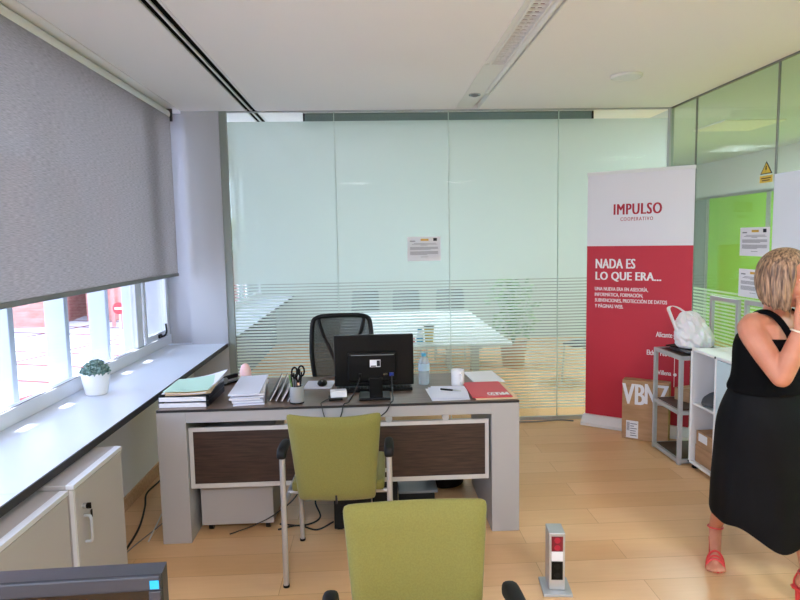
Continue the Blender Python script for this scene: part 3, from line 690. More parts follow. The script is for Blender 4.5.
MB().box(.006,.018,-.014,-.012,.01,.12).build('blade','chrome',t)
for s_,z in((-1,.17),(1,.178)):
    q=MB(); c_=Vector((.012+.018*s_,-.013,z)); q.tube([c_+Vector((.016*math.cos(a),0,.028*math.sin(a))) for a in [i*math.pi/9 for i in range(18)]],.005,8,close=True); q.tube([(.012,-.013,.115),c_+Vector((-.006*s_,0,-.03))],.005,8); q.build('handle','black',t,True)
# bottle, mug, papers
t=thing('water_bottle','clear plastic water bottle with blue cap on the desk','bottle',(.303,3.70,Z))
MB().lathe([(0,0),(.030,0),(.034,.006),(.033,.03),(.034,.06),(.032,.075),(.034,.09),(.034,.13),(.028,.15),(.015,.168),(.013,.174),(0,.174)]).build('bottle_body','clear',t,True)
MB().lathe([(.0145,.172),(.0145,.188),(.013,.190),(0,.190)]).build('bottle_cap','blue_cap',t,True)
MB().lathe([(.0348,.085),(.0348,.128),(.0343,.128),(.0343,.085)]).build('bottle_label',mat('pale_blue_label',(190,216,236),.4),t,True)
t=thing('mug','plain white mug beside the water bottle on the desk','mug',(.50,3.635,Z),R(0))
MB().lathe([(0,0),(.036,0),(.040,.006),(.040,.096),(.037,.096),(.036,.01),(0,.008)]).build('mug_body','ceramic',t,True)
MB().tube(bez([(.012,-.038,.078),(.016,-.062,.074),(.018,-.070,.05),(.016,-.058,.026),(.012,-.037,.022)]),.006,10).build('mug_handle','ceramic',t,True)
for k in range(3): sheet('paper_sheet','white sheet in the loose pile in front of the mug, %s'%['lowest','middle one','topmost under the pen'][k],(.41+.008*k,3.43+.01*k,Z+.0005+k*.0034),R(3-4*k),.21,.28,['paper','paper_blue','paper_blue'][k],'paper',.0,.001,'papers in front of the mug',wave=.002)
t=thing('pen','black ballpoint pen lying on the papers in front of the mug','pen',(.43,3.47,Z+.0155),R(-28))
MB().cyl((-.055,0,0),(.02,0,0),.0052,n=10).build('barrel','black',t,True); MB().cyl((.0205,0,0),(.07,0,0),.0048,.002,10).build('pen_tip','alu',t,True)
sheet('document_folder','tan folder under the red brochure at the right end of the desk',(.665,3.475,Z+.0005),R(1),.232,.38,'tan_paper','folder',0,.006,wave=.0005)
sheet('paper_sheet','white papers behind the red brochure at the right end of the desk',(.69,3.83,Z+.0005),R(4),.19,.30,'paper','paper',0,.006,wave=.001)
t=thing('brochure','red brochure with white upside-down lettering on the desk corner','brochure',(.648,3.475,Z+.0085),R(1))
MB().box(-.115,.105,-.18,.18,0,.005,.0005).build('cover','red_card',t)
text('lettering','IMPULSO','text_white',t,(.095,-.085,.0056),(-1,0,0),(0,-1,0),.115,.06,.04)
text('lettering','COOPERATIVO','text_white',t,(.03,-.155,.0056),(-1,0,0),(0,-1,0),.06,.012,.0)
# ---------------------------------------------------------------- black mesh office chair
t=thing('office_chair','black mesh-backed swivel office chair behind the desk','chair',(-.215,4.30,0),R(4))
q=MB(); W=.215
outl=[(-.205,.62),(-.222,.80),(-.212,1.0),(-.185,1.055),(-.10,1.072),(.10,1.072),(.185,1.055),(.212,1.0),(.222,.80),(.205,.62),(.10,.60),(-.10,.60)]
cv=lambda x,z:.21+.05*(z-.6)-.18*(.05-x*x)+.0
pts=bez([(x,cv(x,z),z) for x,z in outl+[outl[0]]],5)[:-1]
q.tube(pts,.017,10,close=True).build('back_frame','black_matte',t,True)
mm=bpy.data.materials.new('see_through_mesh'); mm.use_nodes=True; n,l=nodes(mm); n.clear(); o_=n.new('ShaderNodeOutputMaterial'); mx=n.new('ShaderNodeMixShader'); mx.inputs[0].default_value=.62; tr=n.new('ShaderNodeBsdfTransparent'); df=n.new('ShaderNodeBsdfDiffuse'); df.inputs[0].default_value=srgb(60,56,54); l.new(tr.outputs[0],mx.inputs[1]); l.new(df.outputs[0],mx.inputs[2]); l.new(mx.outputs[0],o_.inputs[0])
q=MB(); rr=[]
for z in [.61+.0455*k for k in range(11)]:
    wd=.20 if z<.7 else .212 if z<.9 else .205 if z<1.02 else .185
    rr.append([(x*wd/10,cv(x*wd/10,z),z) for x in range(-10,11)])
q.rings(rr,cap=False,close=False); o=q.build('mesh_panel',mm,t,True); sm=o.modifiers.new('thick','SOLIDIFY'); sm.thickness=.003
MB().tube(bez([(0,.28,.40),(0,.285,.60),(-.06,.26,.75),(-.14,.225,.95),(-.165,.215,1.05)]),.014,10).tube(bez([(0,.285,.60),(.06,.26,.75),(.14,.225,.95),(.165,.215,1.05)]),.014,10).build('back_spine','black_matte',t,True)
sub(MB().box(-.24,.24,-.26,.20,.44,.51,.02,2).build('seat','mesh_black',t,True),1)
MB().box(-.08,.08,-.1,.30,.405,.438,.006).cyl((0,0,.13),(0,0,.41),.025,n=16).cyl((0,0,.08),(0,0,.24),.04,n=16).build('pedestal','black_matte',t,True)
q=MB(); wl=[]
for k in range(5):
    a=R(72*k+20); d=Vector((math.cos(a),math.sin(a),0)); q.tube([Vector((0,0,.105))+d*.02,Vector((0,0,.075))+d*.30],[.026,.016],10); wl.append(d*.30)
q.build('star_base','black_matte',t,True)
for d in wl: MB().cyl((d.x-.012,d.y,.0285),(d.x+.012,d.y,.0285),.027,n=16).cyl((d.x,d.y,.04),(d.x,d.y,.075),.008,n=8).build('caster','black',t,True)
# ---------------------------------------------------------------- green visitor chairs
def pad(w0,w1,z0,z1,y0,y1,th,dip=.0,sag=.0,nx=12,nz=12,cor=.035):
    """upholstered cushion standing in x-z, leaning from y0 (bottom) to y1 (top)"""
    q=MB(); F=[];B=[]
    for j in range(nz+1):
        v=j/nz; rowF=[];rowB=[]
        for i in range(nx+1):
            u=i/nx*2-1
            zz=z0+(z1-z0)*v
            hw=(w0+(w1-w0)*v)/2
            e=max(0,abs(u)-.0)
            if v>.5: zz-=dip*(1-u*u)*((v-.5)*2)**2
            x=u*hw
            y=y0+(y1-y0)*v+sag*(1-u*u)
            ed=min(1,(1-abs(u))/.12,(1-abs(2*v-1))/.10); t_=th*(.25+.75*math.sqrt(max(0,1-(1-max(0,ed))**2)))
            rowF.append(q.bm.verts.new((x,y+t_/2,zz))); rowB.append(q.bm.verts.new((x,y-t_/2,zz)))
        F.append(rowF);B.append(rowB)
    for j in range(nz):
        for i in range(nx):
            q.bm.faces.new((F[j][i],F[j][i+1],F[j+1][i+1],F[j+1][i])); q.bm.faces.new((B[j][i],B[j+1][i],B[j+1][i+1],B[j][i+1]))
    for i in range(nx):
        q.bm.faces.new((F[0][i],B[0][i],B[0][i+1],F[0][i+1])); q.bm.faces.new((F[nz][i],F[nz][i+1],B[nz][i+1],B[nz][i]))
    for j in range(nz):
        q.bm.faces.new((F[j][0],F[j+1][0],B[j+1][0],B[j][0])); q.bm.faces.new((F[j][nx],B[j][nx],B[j+1][nx],F[j+1][nx]))
    return q
def visitor_chair(label,loc,rz,front,p0,p1):
    # front: the tall tube that carries the arm pad is the front leg, else the rear leg; the pad runs from p0 to p1
    t=thing('visitor_chair',label,'chair',loc,rz,'olive green visitor chairs')
    sub(pad(.36,.435,.412,.848,-.225,-.29,.055,.002 if front else .016,-.02).build('backrest','green_fabric',t,True,ang=180),1)
    sub(MB().box(-.222,.222,-.185,.235,.43,.485,.018,3).build('seat','green_fabric',t,True),1)
    MB().box(-.0042,.0042,-.279,-.258,.411,.452).build('zip_slit','dark_edge',t)
    for s in(-1,1):
        x=.249*s; yt,ys=(.10,-.20) if front else (-.25,.205)
        MB().tube([(x,yt,.004),(x*.995,yt,.30),(x*.99,yt,.645)],.0135,12).build('tall_leg','leg_metal',t,True)
        MB().tube([(x*.955,ys,.004),(x*.965,ys,.36)]+[(x*.965,ys+(.04 if ys<0 else -.04)*(1-math.cos(a)),.36+.04*math.sin(a)) for a in(.5,1.0,1.57)]+[(x*.99,yt,.40)],.0125,12).build('short_leg','leg_metal',t,True)
        q=MB(); rr=[]; L=p1-p0
        for u,w_,h0,h1 in((0,.010,.640,.650),(.02,.019,.628,.664),(.10,.0235,.624,.675),(.25,.0235,.642,.682),(.6,.0225,.648,.684),(.88,.0215,.65,.680),(.97,.015,.653,.674),(1,.008,.656,.666)):
            cx=x*.99; y=p0+u*L; rr.append([(cx-w_,y,h0+.004),(cx-w_*.7,y,h0),(cx+w_*.7,y,h0),(cx+w_,y,h0+.004),(cx+w_,y,h1-.008),(cx+w_*.6,y,h1),(cx-w_*.6,y,h1),(cx-w_,y,h1-.008)])
        sub(q.rings(rr).build('arm_pad','black_matte',t,True,ang=180),1)
        for y,xx in((yt,x),(ys,x*.955)): MB().cyl((xx,y,.001),(xx,y,.012),.0155,n=12).build('foot_cap','black',t)
    for y in(-.12,.14): MB().tube([(-.245,y,.408),(.245,y,.408)],.0105,10).build('seat_bar','leg_metal',t,True)
    return t
visitor_chair('olive green visitor chair facing the big desk, its back to the camera',(-.177,3.04,0),R(-2),False,-.285,-.115)
c2=visitor_chair('olive green visitor chair nearest the camera, facing it',(.118,1.475,0),R(181),True,-.165,.12)
# ---------------------------------------------------------------- foreground desk and monitor
t=thing('office_desk','plain office desk under the foreground monitor, nearest the camera','desk',(0,0,0))
MB().box(-.98,.75,.42,1.16,.715,.74,.002).build('desktop','desk_top',t)
for x in(-.97,.59): MB().box(x,x+.15,.44,1.14,0.001,.7145,.002).build('leg','desk_grey',t)
t=thing('computer_monitor','dark grey monitor at the lower left, screen facing the camera','monitor',(-.573,.90,Z+.006),R(2))
MB().rings([[(-.250,-.0120,.072),(.250,-.0120,.072),(.250,-.0120,.384),(-.250,-.0120,.384)],[(-.24,.045,.085),(.24,.045,.085),(.24,.045,.372),(-.24,.045,.372)]]).build('screen_housing','bezel_grey',t)
q=MB().box(-.250,.250,-.022,-.0125,.362,.386,.003).box(-.250,.250,-.022,-.0125,.069,.095,.003).box(-.250,-.232,-.022,-.0125,.095,.362,.002).box(.232,.250,-.022,-.0125,.095,.362,.002).build('bezel','bezel_grey',t)
MB().box(-.232,.232,-.0165,-.0128,.095,.362).build('display','screen',t)
MB().box(.235,.248,-.0230,-.0222,.366,.379).build('sticker','sticker_blue',t)
MB().box(-.03,.03,.0455,.065,.01,.2,.004).build('stand_neck','black',t); MB().box(-.12,.12,-.09,.11,-.0058,.012,.004).build('stand_base','black',t)
# ---------------------------------------------------------------- storage cabinets under the sill
def low_cab(label,y0,y1,xf,h,side):
    t=thing('storage_cabinet',label,'cabinet',(0,0,0),0,'low cabinets under the windowsill')
    MB().box(XL+.018,xf-.02,y0,y1,.03,h-.02,.002).build('body','cab',t)
    MB().box(XL+.018,xf-.002,y0,y1,h-.0195,h,.002).build('top','cab',t)
    MB().box(xf-.03,xf+.001,y0-.0005,y1+.0005,h-.017,h+.0008,.001).build('top_trim','cab_trim',t)
    MB().box(XL+.03,xf-.05,y0+.02,y1-.02,0.001,.0295).build('plinth','dark_edge',t)
    d=MB().box(xf-.0195,xf-.002,y0+.014,y1-.003,.035,h-.0215,.002).build('door','cab',t)
    MB().box(xf-.019,xf-.004,y0,y0+.012,.035,h-.0215).build('side_trim','cab_trim',t)
    hy=y0+.07 if side>0 else y0+.085
    hd=MB().tube(bez([(xf-.002,hy,h-.255),(xf+.022,hy,h-.25),(xf+.024,hy,h-.20),(xf+.022,hy,h-.155),(xf-.002,hy,h-.15)]),.006,8).build('door_handle','alu_light',d,True)
    MB().cyl((xf-.002,hy,h-.11),(xf+.012,hy,h-.11),.011,n=14).build('lock','chrome',d)
    if side>0:
        k=MB().box(xf+.012,xf+.028,hy-.003,hy+.003,h-.122,h-.098,.002).build('key','black',d)
        MB().box(xf+.02,xf+.024,hy+.004,hy+.018,h-.165,h-.13,.002).build('key_tag','black',d)
    return t
low_cab('taller grey cabinet with key in its door, under the sill beside the desk',2.315,2.765,-1.142,.718,1)
low_cab('lower grey cabinet under the sill, nearest the camera',1.38,2.303,-1.158,.703,-1)
# ---------------------------------------------------------------- plant pot
t=thing('potted_plant','small grey-green plant in a white pot on the windowsill','plant',(-1.607,3.60,.7605))
MB().lathe([(0,0),(.055,0),(.060,.004),(.078,.118),(.079,.128),(.074,.128),(.070,.11),(0,.105)],n=32).build('pot','ceramic',t,True)
q=MB()
for k in range(420):
    a=random.uniform(0,6.283); e=math.acos(random.uniform(0,1)); r_=.078*random.uniform(.75,1.05)
    p=Vector((r_*math.sin(e)*math.cos(a),r_*math.sin(e)*math.sin(a),.122+.072*math.cos(e)*random.uniform(.8,1.08)))
    q.ball(p,.0085,(1,.75,.5),6,Euler((random.uniform(0,3),random.uniform(0,3),random.uniform(0,3))).to_matrix())
q.ball((0,0,.118),.066,(1,1,.8),14)
q.build('foliage','succ',t)
# ---------------------------------------------------------------- floor outlet post
t=thing('floor_socket_post','short silver floor post with red and black sockets right of the chairs','socket post',(.816,2.70,0),R(-6))
MB().box(-.065,.065,-.085,.065,0.001,.014,.002).build('base_plate','alu_light',t)
MB().box(-.036,.036,-.05,.05,.0145,.285,.003).build('column','alu',t)
for z,m,nm in((.200,'socket_red','red_socket'),(.155,'paper','blank_cover'),(.065,'black','black_socket')):
    hh={'red_socket':.072,'blank_cover':.046,'black_socket':.088}[nm]
    pl=MB().box(-.0255,.0255,-.0535,-.0502,z,z+hh-.002,.001).build(nm,m,t)
    if nm!='blank_cover':
        for dz in(hh*.25,hh*.73): MB().cyl((0,-.0535,z+dz),(0,-.0555,z+dz),.0135,n=18).build('socket_well','black_matte' if nm=='black_socket' else 'text_red',pl)
# ---------------------------------------------------------------- floor cables
tube_thing('cable','black cable on the floor along the skirting left of the desk','cable',[(-1.50,4.45,.004),(-1.47,4.25,.02),(-1.44,4.05,.05),(-1.47,3.9,.03),(-1.43,3.75,.004),(-1.36,3.45,.004),(-1.33,3.1,.004)],.006,'cable')
tube_thing('cable','white cable coil by the skirting left of the desk','cable',[(-1.43,4.1,.006),(-1.38,4.15,.03),(-1.40,4.25,.06),(-1.46,4.2,.05),(-1.44,4.12,.02),(-1.36,4.05,.005),(-1.30,3.7,.004),(-1.25,3.3,.004)],.004,'wcable')
tube_thing('cable','thin grey cable running across the floor beside the left desk leg','cable',[(-1.17,3.9,.004),(-1.25,3.5,.004),(-1.32,3.2,.004),(-1.33,2.95,.004)],.003,'mgrey')
tube_thing('cable','black cable hanging under the front panel across the drawer pedestal','cable',[(-.33,3.345,.60),(-.42,3.335,.26),(-.55,3.325,.13),(-.68,3.33,.06),(-.82,3.345,.006)],.0035,'cable')
tube_thing('cable','black looping cable on the floor left of the computer tower','cable',[(-.26,3.70,.12),(-.33,3.60,.16),(-.36,3.52,.10),(-.33,3.46,.03),(-.42,3.42,.005),(-.56,3.45,.004)],.005,'cable')
tube_thing('cable','black cable lying on the floor from the tower towards the pedestal','cable',[(-.25,3.42,.02),(-.34,3.36,.005),(-.45,3.42,.005),(-.56,3.38,.005)],.005,'cable')
tube_thing('cable','white cable bundle behind the pedestal under the desk','cable',[(-.26,3.95,.1),(-.36,3.85,.02),(-.44,3.8,.06),(-.52,3.9,.02),(-.57,4.0,.01)],.006,'wcable')
tube_thing('cable','dark cable lying on the floor along the foot of the back glass','cable',[(.80,5.24,.006),(1.1,5.27,.006),(1.4,5.25,.006),(1.62,5.28,.006),(1.74,5.24,.006)],.006,'mgrey')
# ---------------------------------------------------------------- meeting room behind the glass
t=thing('meeting_table','white meeting table on grey T-legs in the room behind the glass','table',(.55,6.72,0))
MB().box(-.9,.695,-1.28,1.28,.655,.68,.002).build('tabletop','table_white',t)
for y in(-1.0,1.0):
    for x in(-.62,.40): MB().box(x-.035,x+.035,y-.05,y+.05,.03,.655,.004).box(x-.03,x+.03,y-.28,y+.28,0.001,.03,.004).box(x-.03,x+.03,y-.25,y+.25,.625,.6545).build('leg','alu',t)
MB().box(-.6,.38,-1.02,-.98,.15,.20).build('crossbar','alu',t)
q=thing('side_table','long white table along the window in the room behind the glass','table',(-.72,7.3,0))
def mchair(label,loc,rz):
    t=thing('meeting_chair',label,'chair',loc,rz,'grey chairs around the meeting table')
    sub(pad(.40,.38,.50,.92,.22,.27,.03,0,.02,6,6).build('backrest','chair_grey',t,True,ang=180),1)
    sub(MB().box(-.21,.21,-.2,.21,.42,.47,.015,2).build('seat','chair_grey',t,True),1)
    for x in(-.2,.2):
        for y,y2 in((-.18,-.21),(.2,.25)): MB().cyl((x,y2,.001),(x*.95,y,.44),.011,n=10).build('leg','alu',t,True)
    MB().tube([(-.19,.2,.42),(-.17,.235,.52)],.009,8).tube([(.19,.2,.42),(.17,.235,.52)],.009,8).build('back_support','alu',t,True)
bpy.data.objects.remove(q)
mchair('grey chair at the left far side of the meeting table behind the glass',(-.1,8.35,0),0)
mchair('grey chair at the middle of the far side of the meeting table behind the glass',(.5,8.38,0),R(6))
mchair('grey chair at the right far side of the meeting table behind the glass',(1.05,8.34,0),R(-8))
mchair('grey chair on the open floor behind the glass next to the red banner',(2.36,6.6,0),R(-150))
t=thing('tumbler','tall yellow tumbler with grey lid on the meeting table behind the glass','cup',(.505,5.53,.6805))
MB().lathe([(0,0),(.036,0),(.046,.155),(.043,.155),(0,.15)]).build('cup_body','cup_yellow',t,True); MB().lathe([(.047,.153),(.047,.168),(.014,.176),(0,.176)]).build('lid','mgrey',t,True)
t=thing('drink_bottle','small blue and white bottle beside the yellow tumbler behind the glass','bottle',(.42,5.52,.6805))
MB().lathe([(0,0),(.03,0),(.03,.04)]).lathe([(.0301,.04),(.028,.10),(.02,.115),(0,.115)]).build('bottle_body','wboard',t,True); MB().lathe([(.021,.115),(.021,.135),(0,.137)]).build('bottle_cap','blue_cap',t,True); MB().lathe([(.0312,.012),(.0312,.06),(.0305,.06),(.0305,.012)]).build('bottle_label','blue_cap',t,True)
t=thing('small_tin','small red tin left of the blue bottle behind the glass','tin',(.35,5.53,.6805)); MB().lathe([(0,0),(.026,0),(.026,.035),(0,.035)]).build('tin_body','red',t,True); MB().lathe([(.027,.0352),(.027,.045),(0,.045)]).build('lid','red_card',t,True)
t=thing('potted_plant','leafy green plant in a tan pot in the room behind the glass','plant',(1.75,7.6,0))
MB().lathe([(0,.001),(.13,.001),(.17,.32),(.155,.32),(.12,.28),(0,.28)]).build('pot','cardboard',t,True)
q=MB()
for k in range(170):
    a=random.uniform(0,6.283);r_=random.uniform(.02,.34);z=random.uniform(.4,1.12)
    q.ball((r_*math.cos(a),r_*math.sin(a),z),.055,(1,.5,.12),6,Euler((random.uniform(-1,1),random.uniform(-1,1),a)).to_matrix())
for k in range(12):
    a=k*.52; q.tube(bez([(0,0,.29),(.1*math.cos(a),.1*math.sin(a),.6),(.25*math.cos(a),.25*math.sin(a),.95)],3),.006,5)
q.build('foliage','leaf',t)
# ---------------------------------------------------------------- the woman
F=Vector((.45,-.893,0)).normalized(); RT=Vector((F.y,-F.x,0)); 
def vox(q,name,m,parent,size,smooth=6,fac=.5):
    bmesh.ops.recalc_face_normals(q.bm,faces=q.bm.faces)
    me=bpy.data.meshes.new('tmp'); q.bm.to_mesh(me); q.bm.free(); o=bpy.data.objects.new('tmp',me); col.objects.link(o)
    rm=o.modifiers.new('r','REMESH'); rm.mode='VOXEL'; rm.voxel_size=size
    sm=o.modifiers.new('s','SMOOTH'); sm.factor=fac; sm.iterations=smooth
    dg=bpy.context.evaluated_depsgraph_get(); me2=bpy.data.meshes.new_from_object(o.evaluated_get(dg)); bpy.data.objects.remove(o)
    for p in me2.polygons: p.use_smooth=True
    me2.materials.clear(); me2.materials.append(M[m])
    o=bpy.data.objects.new(name,me2); col.objects.link(o)
    if parent: o.parent=parent
    return o
def limb(q,pts,rs,n=14):
    q.tube(bez(pts,4),[rs[min(len(rs)-2,int(i/4))]*(1-(i/4-min(len(rs)-2,int(i/4))))+rs[min(len(rs)-2,int(i/4))+1]*(i/4-min(len(rs)-2,int(i/4))) for i in range(4*(len(pts)-1)+1)],n)
    q.ball(pts[0],rs[0]*.98); q.ball(pts[-1],rs[-1]*.98)
def ell(c,a,b,n=40,fn=None):
    c=Vector(c); out=[]
    for k in range(n):
        th=2*math.pi*k/n; s=1+(fn(th) if fn else 0)
        out.append(c+RT*(a*s*math.cos(th))+F*(b*s*math.sin(th)))
    return out
person=thing('person','woman in black top and skirt with red sandals, hand raised to her mouth','person',(0,0,0))
Hc=Vector((1.725,2.500,1.42)); HF=Vector((.5,-.866,-.04)).normalized(); HR=Vector((HF.y,-HF.x,0)).normalized(); HU=HR.cross(HF)
h=lambda f,r_,u_:Hc+HF*f+HR*r_+HU*u_
HM=Matrix((HF,HR,HU)).transposed()
q=MB()
# torso
q.rings([ell(c_,a,b) for c_,a,b in [((1.735,2.62,.72),.15,.12),((1.735,2.62,.80),.19,.14),((1.728,2.605,.90),.175,.125),((1.722,2.59,1.0),.150,.108),((1.718,2.575,1.10),.155,.115),((1.716,2.565,1.18),.158,.112),((1.716,2.56,1.235),.14,.085),((1.718,2.56,1.265),.085,.06),((1.72,2.56,1.28),.05,.045)]])
# neck and head
limb(q,[(1.72,2.565,1.22),(1.720,2.548,1.29),h(-.02,0,-.03)],[.066,.052,.054])
q.ball(h(-.012,0,.03),.1,(.98,.78,.95),24,HM)
q.ball(h(.03,0,-.035),.068,(.9,.88,1.1),20,HM); q.ball(h(.058,0,-.088),.030,(1,1.05,.8),14,HM)
q.ball(h(.062,.032,-.028),.03,(.8,1,1),12,HM); q.ball(h(.062,-.032,-.028),.03,(.8,1,1),12,HM)
q.ball(h(.070,0,.035),.04,(.6,1.5,.7),14,HM)
limb(q,[h(.084,0,.018),h(.099,0,-.008),h(.110,0,-.028)],[.010,.012,.015]); q.ball(h(.098,.011,-.032),.009); q.ball(h(.098,-.011,-.032),.009)
q.ball(h(.088,0,-.058),.018,(.7,1.5,.5),12,HM)
for s_ in(-1,1): q.ball(h(-.01,.08*s_,-.005),.028,(.8,.35,1.1),12,HM)
# arms
SR=Vector((1.594,2.520,1.222)); EL=Vector((1.645,2.392,1.035)); WR=Vector((1.703,2.372,1.236))
limb(q,[(1.68,2.545,1.235),SR,SR.lerp(EL,.5)+Vector((-.006,.0,0)),EL],[.050,.056,.050,.040])
limb(q,[EL,EL.lerp(WR,.35)+Vector((0,-.006,0)),EL.lerp(WR,.75),WR],[.041,.042,.031,.025])
SL=Vector((1.846,2.615,1.222)); E2=Vector((1.915,2.60,.97)); W2=Vector((1.93,2.47,.76))
limb(q,[(1.75,2.575,1.235),SL,SL.lerp(E2,.5),E2],[.050,.055,.047,.039]); limb(q,[E2,E2.lerp(W2,.4),W2],[.039,.037,.024])
# hands: palm and five curled fingers each
def hand(q,w,d,side,palm,curl,sc_=1):
    d=d.normalized(); palm=(palm-d*palm.dot(d)).normalized(); side=d.cross(palm)*side
    for k in range(4):
        off=side*((k-1.5)*.019); base=w+d*.082+off
        limb(q,[w+d*.012+off*.55,w+d*.05+off*.85,base],[.015,.013,.0115],8)
        L=[.040,.045,.042,.033][k]; a=0; p=base; pts=[p]; 
        for j in range(3):
            a+=curl*(.75,1.0,.8)[j]; p=p+(d*math.cos(a)+palm*math.sin(a))*L*(1,.68,.52)[j]; pts.append(p)
        limb(q,pts,[.0095,.009,.008,.007],8)
    b=w+d*.025-side*.020; limb(q,[b,b+d*.03-side*.022+palm*.012,b+d*.055-side*.022+palm*.026,b+d*.078-side*.012+palm*.034],[.013,.0115,.010,.008],8)
hand(q,WR,Vector((.30,.12,.95)),1,Vector((.25,.9,.1)),.72)
hand(q,W2,Vector((.05,-.25,-.95)),-1,Vector((-.8,.3,0)),.3)
# legs
def leg(hip,knee,ank,toe):
    limb(q,[hip,hip.lerp(knee,.5),knee,knee.lerp(ank,.3),knee.lerp(ank,.72),ank],[.088,.072,.054,.053,.038,.029])
    d=(toe-ank); d.z=0; d=d.normalized(); sd=Vector((-d.y,d.x,0))
    heel=ank-d*.028+Vector((0,0,-.062)); ball_=Vector((toe.x,toe.y,.028))-d*.05
    limb(q,[ank,heel],[.029,.025]); limb(q,[ank+Vector((0,0,-.01)),ank.lerp(ball_,.5)+Vector((0,0,.006)),ball_],[.030,.027,.022]); limb(q,[heel,heel.lerp(ball_,.55),ball_],[.024,.021,.019])
    for k in range(5):
        off=sd*((k-2)*.0145); limb(q,[ball_+off*.7,ball_+off*1.15+d*.028+Vector((0,0,-.004)),ball_+off*1.25+d*(.052-.006*abs(k-1.4)*1.3)+Vector((0,0,-.013))],[.0115,.0095,.0085],8)
    return heel,ball_,d,sd
AR=Vector((1.690,2.905,.165)); TR_=Vector((1.606,2.745,.02)); AL=Vector((1.845,2.455,.165)); TL=Vector((1.90,2.31,.02))
fr=leg(Vector((1.655,2.585,.76)),Vector((1.650,2.72,.46)),AR,TR_)
fl=leg(Vector((1.815,2.655,.76)),Vector((1.845,2.52,.46)),AL,TL)
body=vox(q,'body','skin',person,.0052,5)
# eyes, lips
for s_ in(-1,1):
    e=MB().ball(h(.071,.031*s_,.014),.0125,n=14).build('eye','eyewhite',person,True)
    MB().ball(h(.0805,.0325*s_,.014),.0055,(.5,1,1),10,HM).build('iris','iris',e,True)
    MB().tube(bez([h(.088,.015*s_,.034),h(.089,.03*s_,.040),h(.078,.048*s_,.035)],4),.0032,6).build('eyebrow','hair',person,True)
MB().tube(bez([h(.092,-.022,-.062),h(.101,0,-.0585),h(.092,.022,-.062)],4),[.002]+[.0048]*7+[.002],8).build('lips','lip',person,True)
# hair: chin-length bob, thick shell around the head
def hairshell():
    q=MB(); na,nv=72,22; G=[]
    for j in range(nv+1):
        v=j/nv; row=[]
        for i in range(na+1):
            u=i/na
            # opening towards the face grows below the crown
            op=0 if v<.26 else min(1,(v-.26)/.12)
            a0=R(46)*op
            th=a0+(2*math.pi-2*a0)*u
            if v<.5:
                ph=v/.5*R(92); rr=math.sin(ph); zz=.035+.103*math.cos(ph)
            else:
                t_=(v-.5)/.5; bk=.5-.5*math.cos(th); rr=1+.07*math.sin(t_*2.2)-(.12+.20*bk**2)*t_*t_; zz=.031-(.158-.040*bk**1.5)*t_
            fx,fy=.106,.094
            st=.0035*math.sin(th*31+2.2*math.sin(v*5))+.005*noise.noise(Vector((th*4,v*2.2,1.3)))
            # fringe swept aside
            x=math.cos(th)*fx*rr-.012; y=math.sin(th)*fy*rr
            n_=Vector((math.cos(th),math.sin(th),0))*st*min(1,v*3)
            tip=.03*noise.noise(Vector((th*9,7,2)))*max(0,(v-.8)/.2)
            row.append(q.bm.verts.new(h(x+n_.x,-(y+n_.y),zz+tip)))
        G.append(row)
    for j in range(nv):
        for i in range(na):
            try: q.bm.faces.new((G[j][i],G[j][i+1],G[j+1][i+1],G[j+1][i]))
            except ValueError: pass
    bmesh.ops.remove_doubles(q.bm,verts=q.bm.verts,dist=.0004)
    o=q.build('hair','hair',person,True,ang=180)
    s_=o.modifiers.new('thick','SOLIDIFY'); s_.thickness=.018; s_.offset=-1
    sub(o,1)
    return o
hairshell()
MB().ball(h(-.01,.082,-.062),.0065,n=10).build('earring','ceramic',person,True)
# clothes
def fold(n1,a1,n2=0,a2=0,p=0): return lambda th:a1*math.sin(n1*th+p)+a2*math.sin(n2*th+1.7*p+1)
q=MB()
secs=[(.935,.190,.140,1.728,2.600),(.955,.196,.146,1.727,2.597),(.975,.186,.136,1.725,2.595),(1.0,.180,.130,1.723,2.590),(1.05,.176,.128,1.720,2.583),(1.10,.174,.136,1.717,2.574),(1.15,.168,.138,1.715,2.566),(1.185,.158,.126,1.714,2.562)]
q.rings([ell((x,y,z+0),a,b,64,fold(9,.012 if z<1 else .004,14,.008 if z<1 else .002,z*3)) for z,a,b,x,y in secs],cap=False)
tk=q.build('tank_top','black_cloth',person,True,ang=180); s_=tk.modifiers.new('thick','SOLIDIFY'); s_.thickness=.006; sub(tk,1)
def strap(pts,w=.022):
    P=bez(pts,6); rr=[]
    c_=Vector((1.718,2.562,1.15))
    for i,p in enumerate(P):
        t_=(P[min(i+1,len(P)-1)]-P[max(i-1,0)]).normalized(); nn=(p-c_).normalized(); s_=t_.cross(nn).normalized()
        rr.append([p+s_*w*.5,p+s_*w*.5+nn*.005,p-s_*w*.5+nn*.005,p-s_*w*.5])
    MB().rings(rr).build('shoulder_strap','black_cloth',tk,True,ang=180)
b0=Vector((1.716,2.56,0))
for sgn in(1,-1):
    strap([b0+RT*.075*sgn+F*.118+UP*1.165,b0+RT*.080*sgn+F*.105+UP*1.21,b0+RT*.086*sgn+F*.060+UP*1.268,b0+RT*.088*sgn+F*.005+UP*1.288,b0+RT*.086*sgn-F*.05+UP*1.262,b0+RT*.08*sgn-F*.10+UP*1.19],.026)
q=MB()
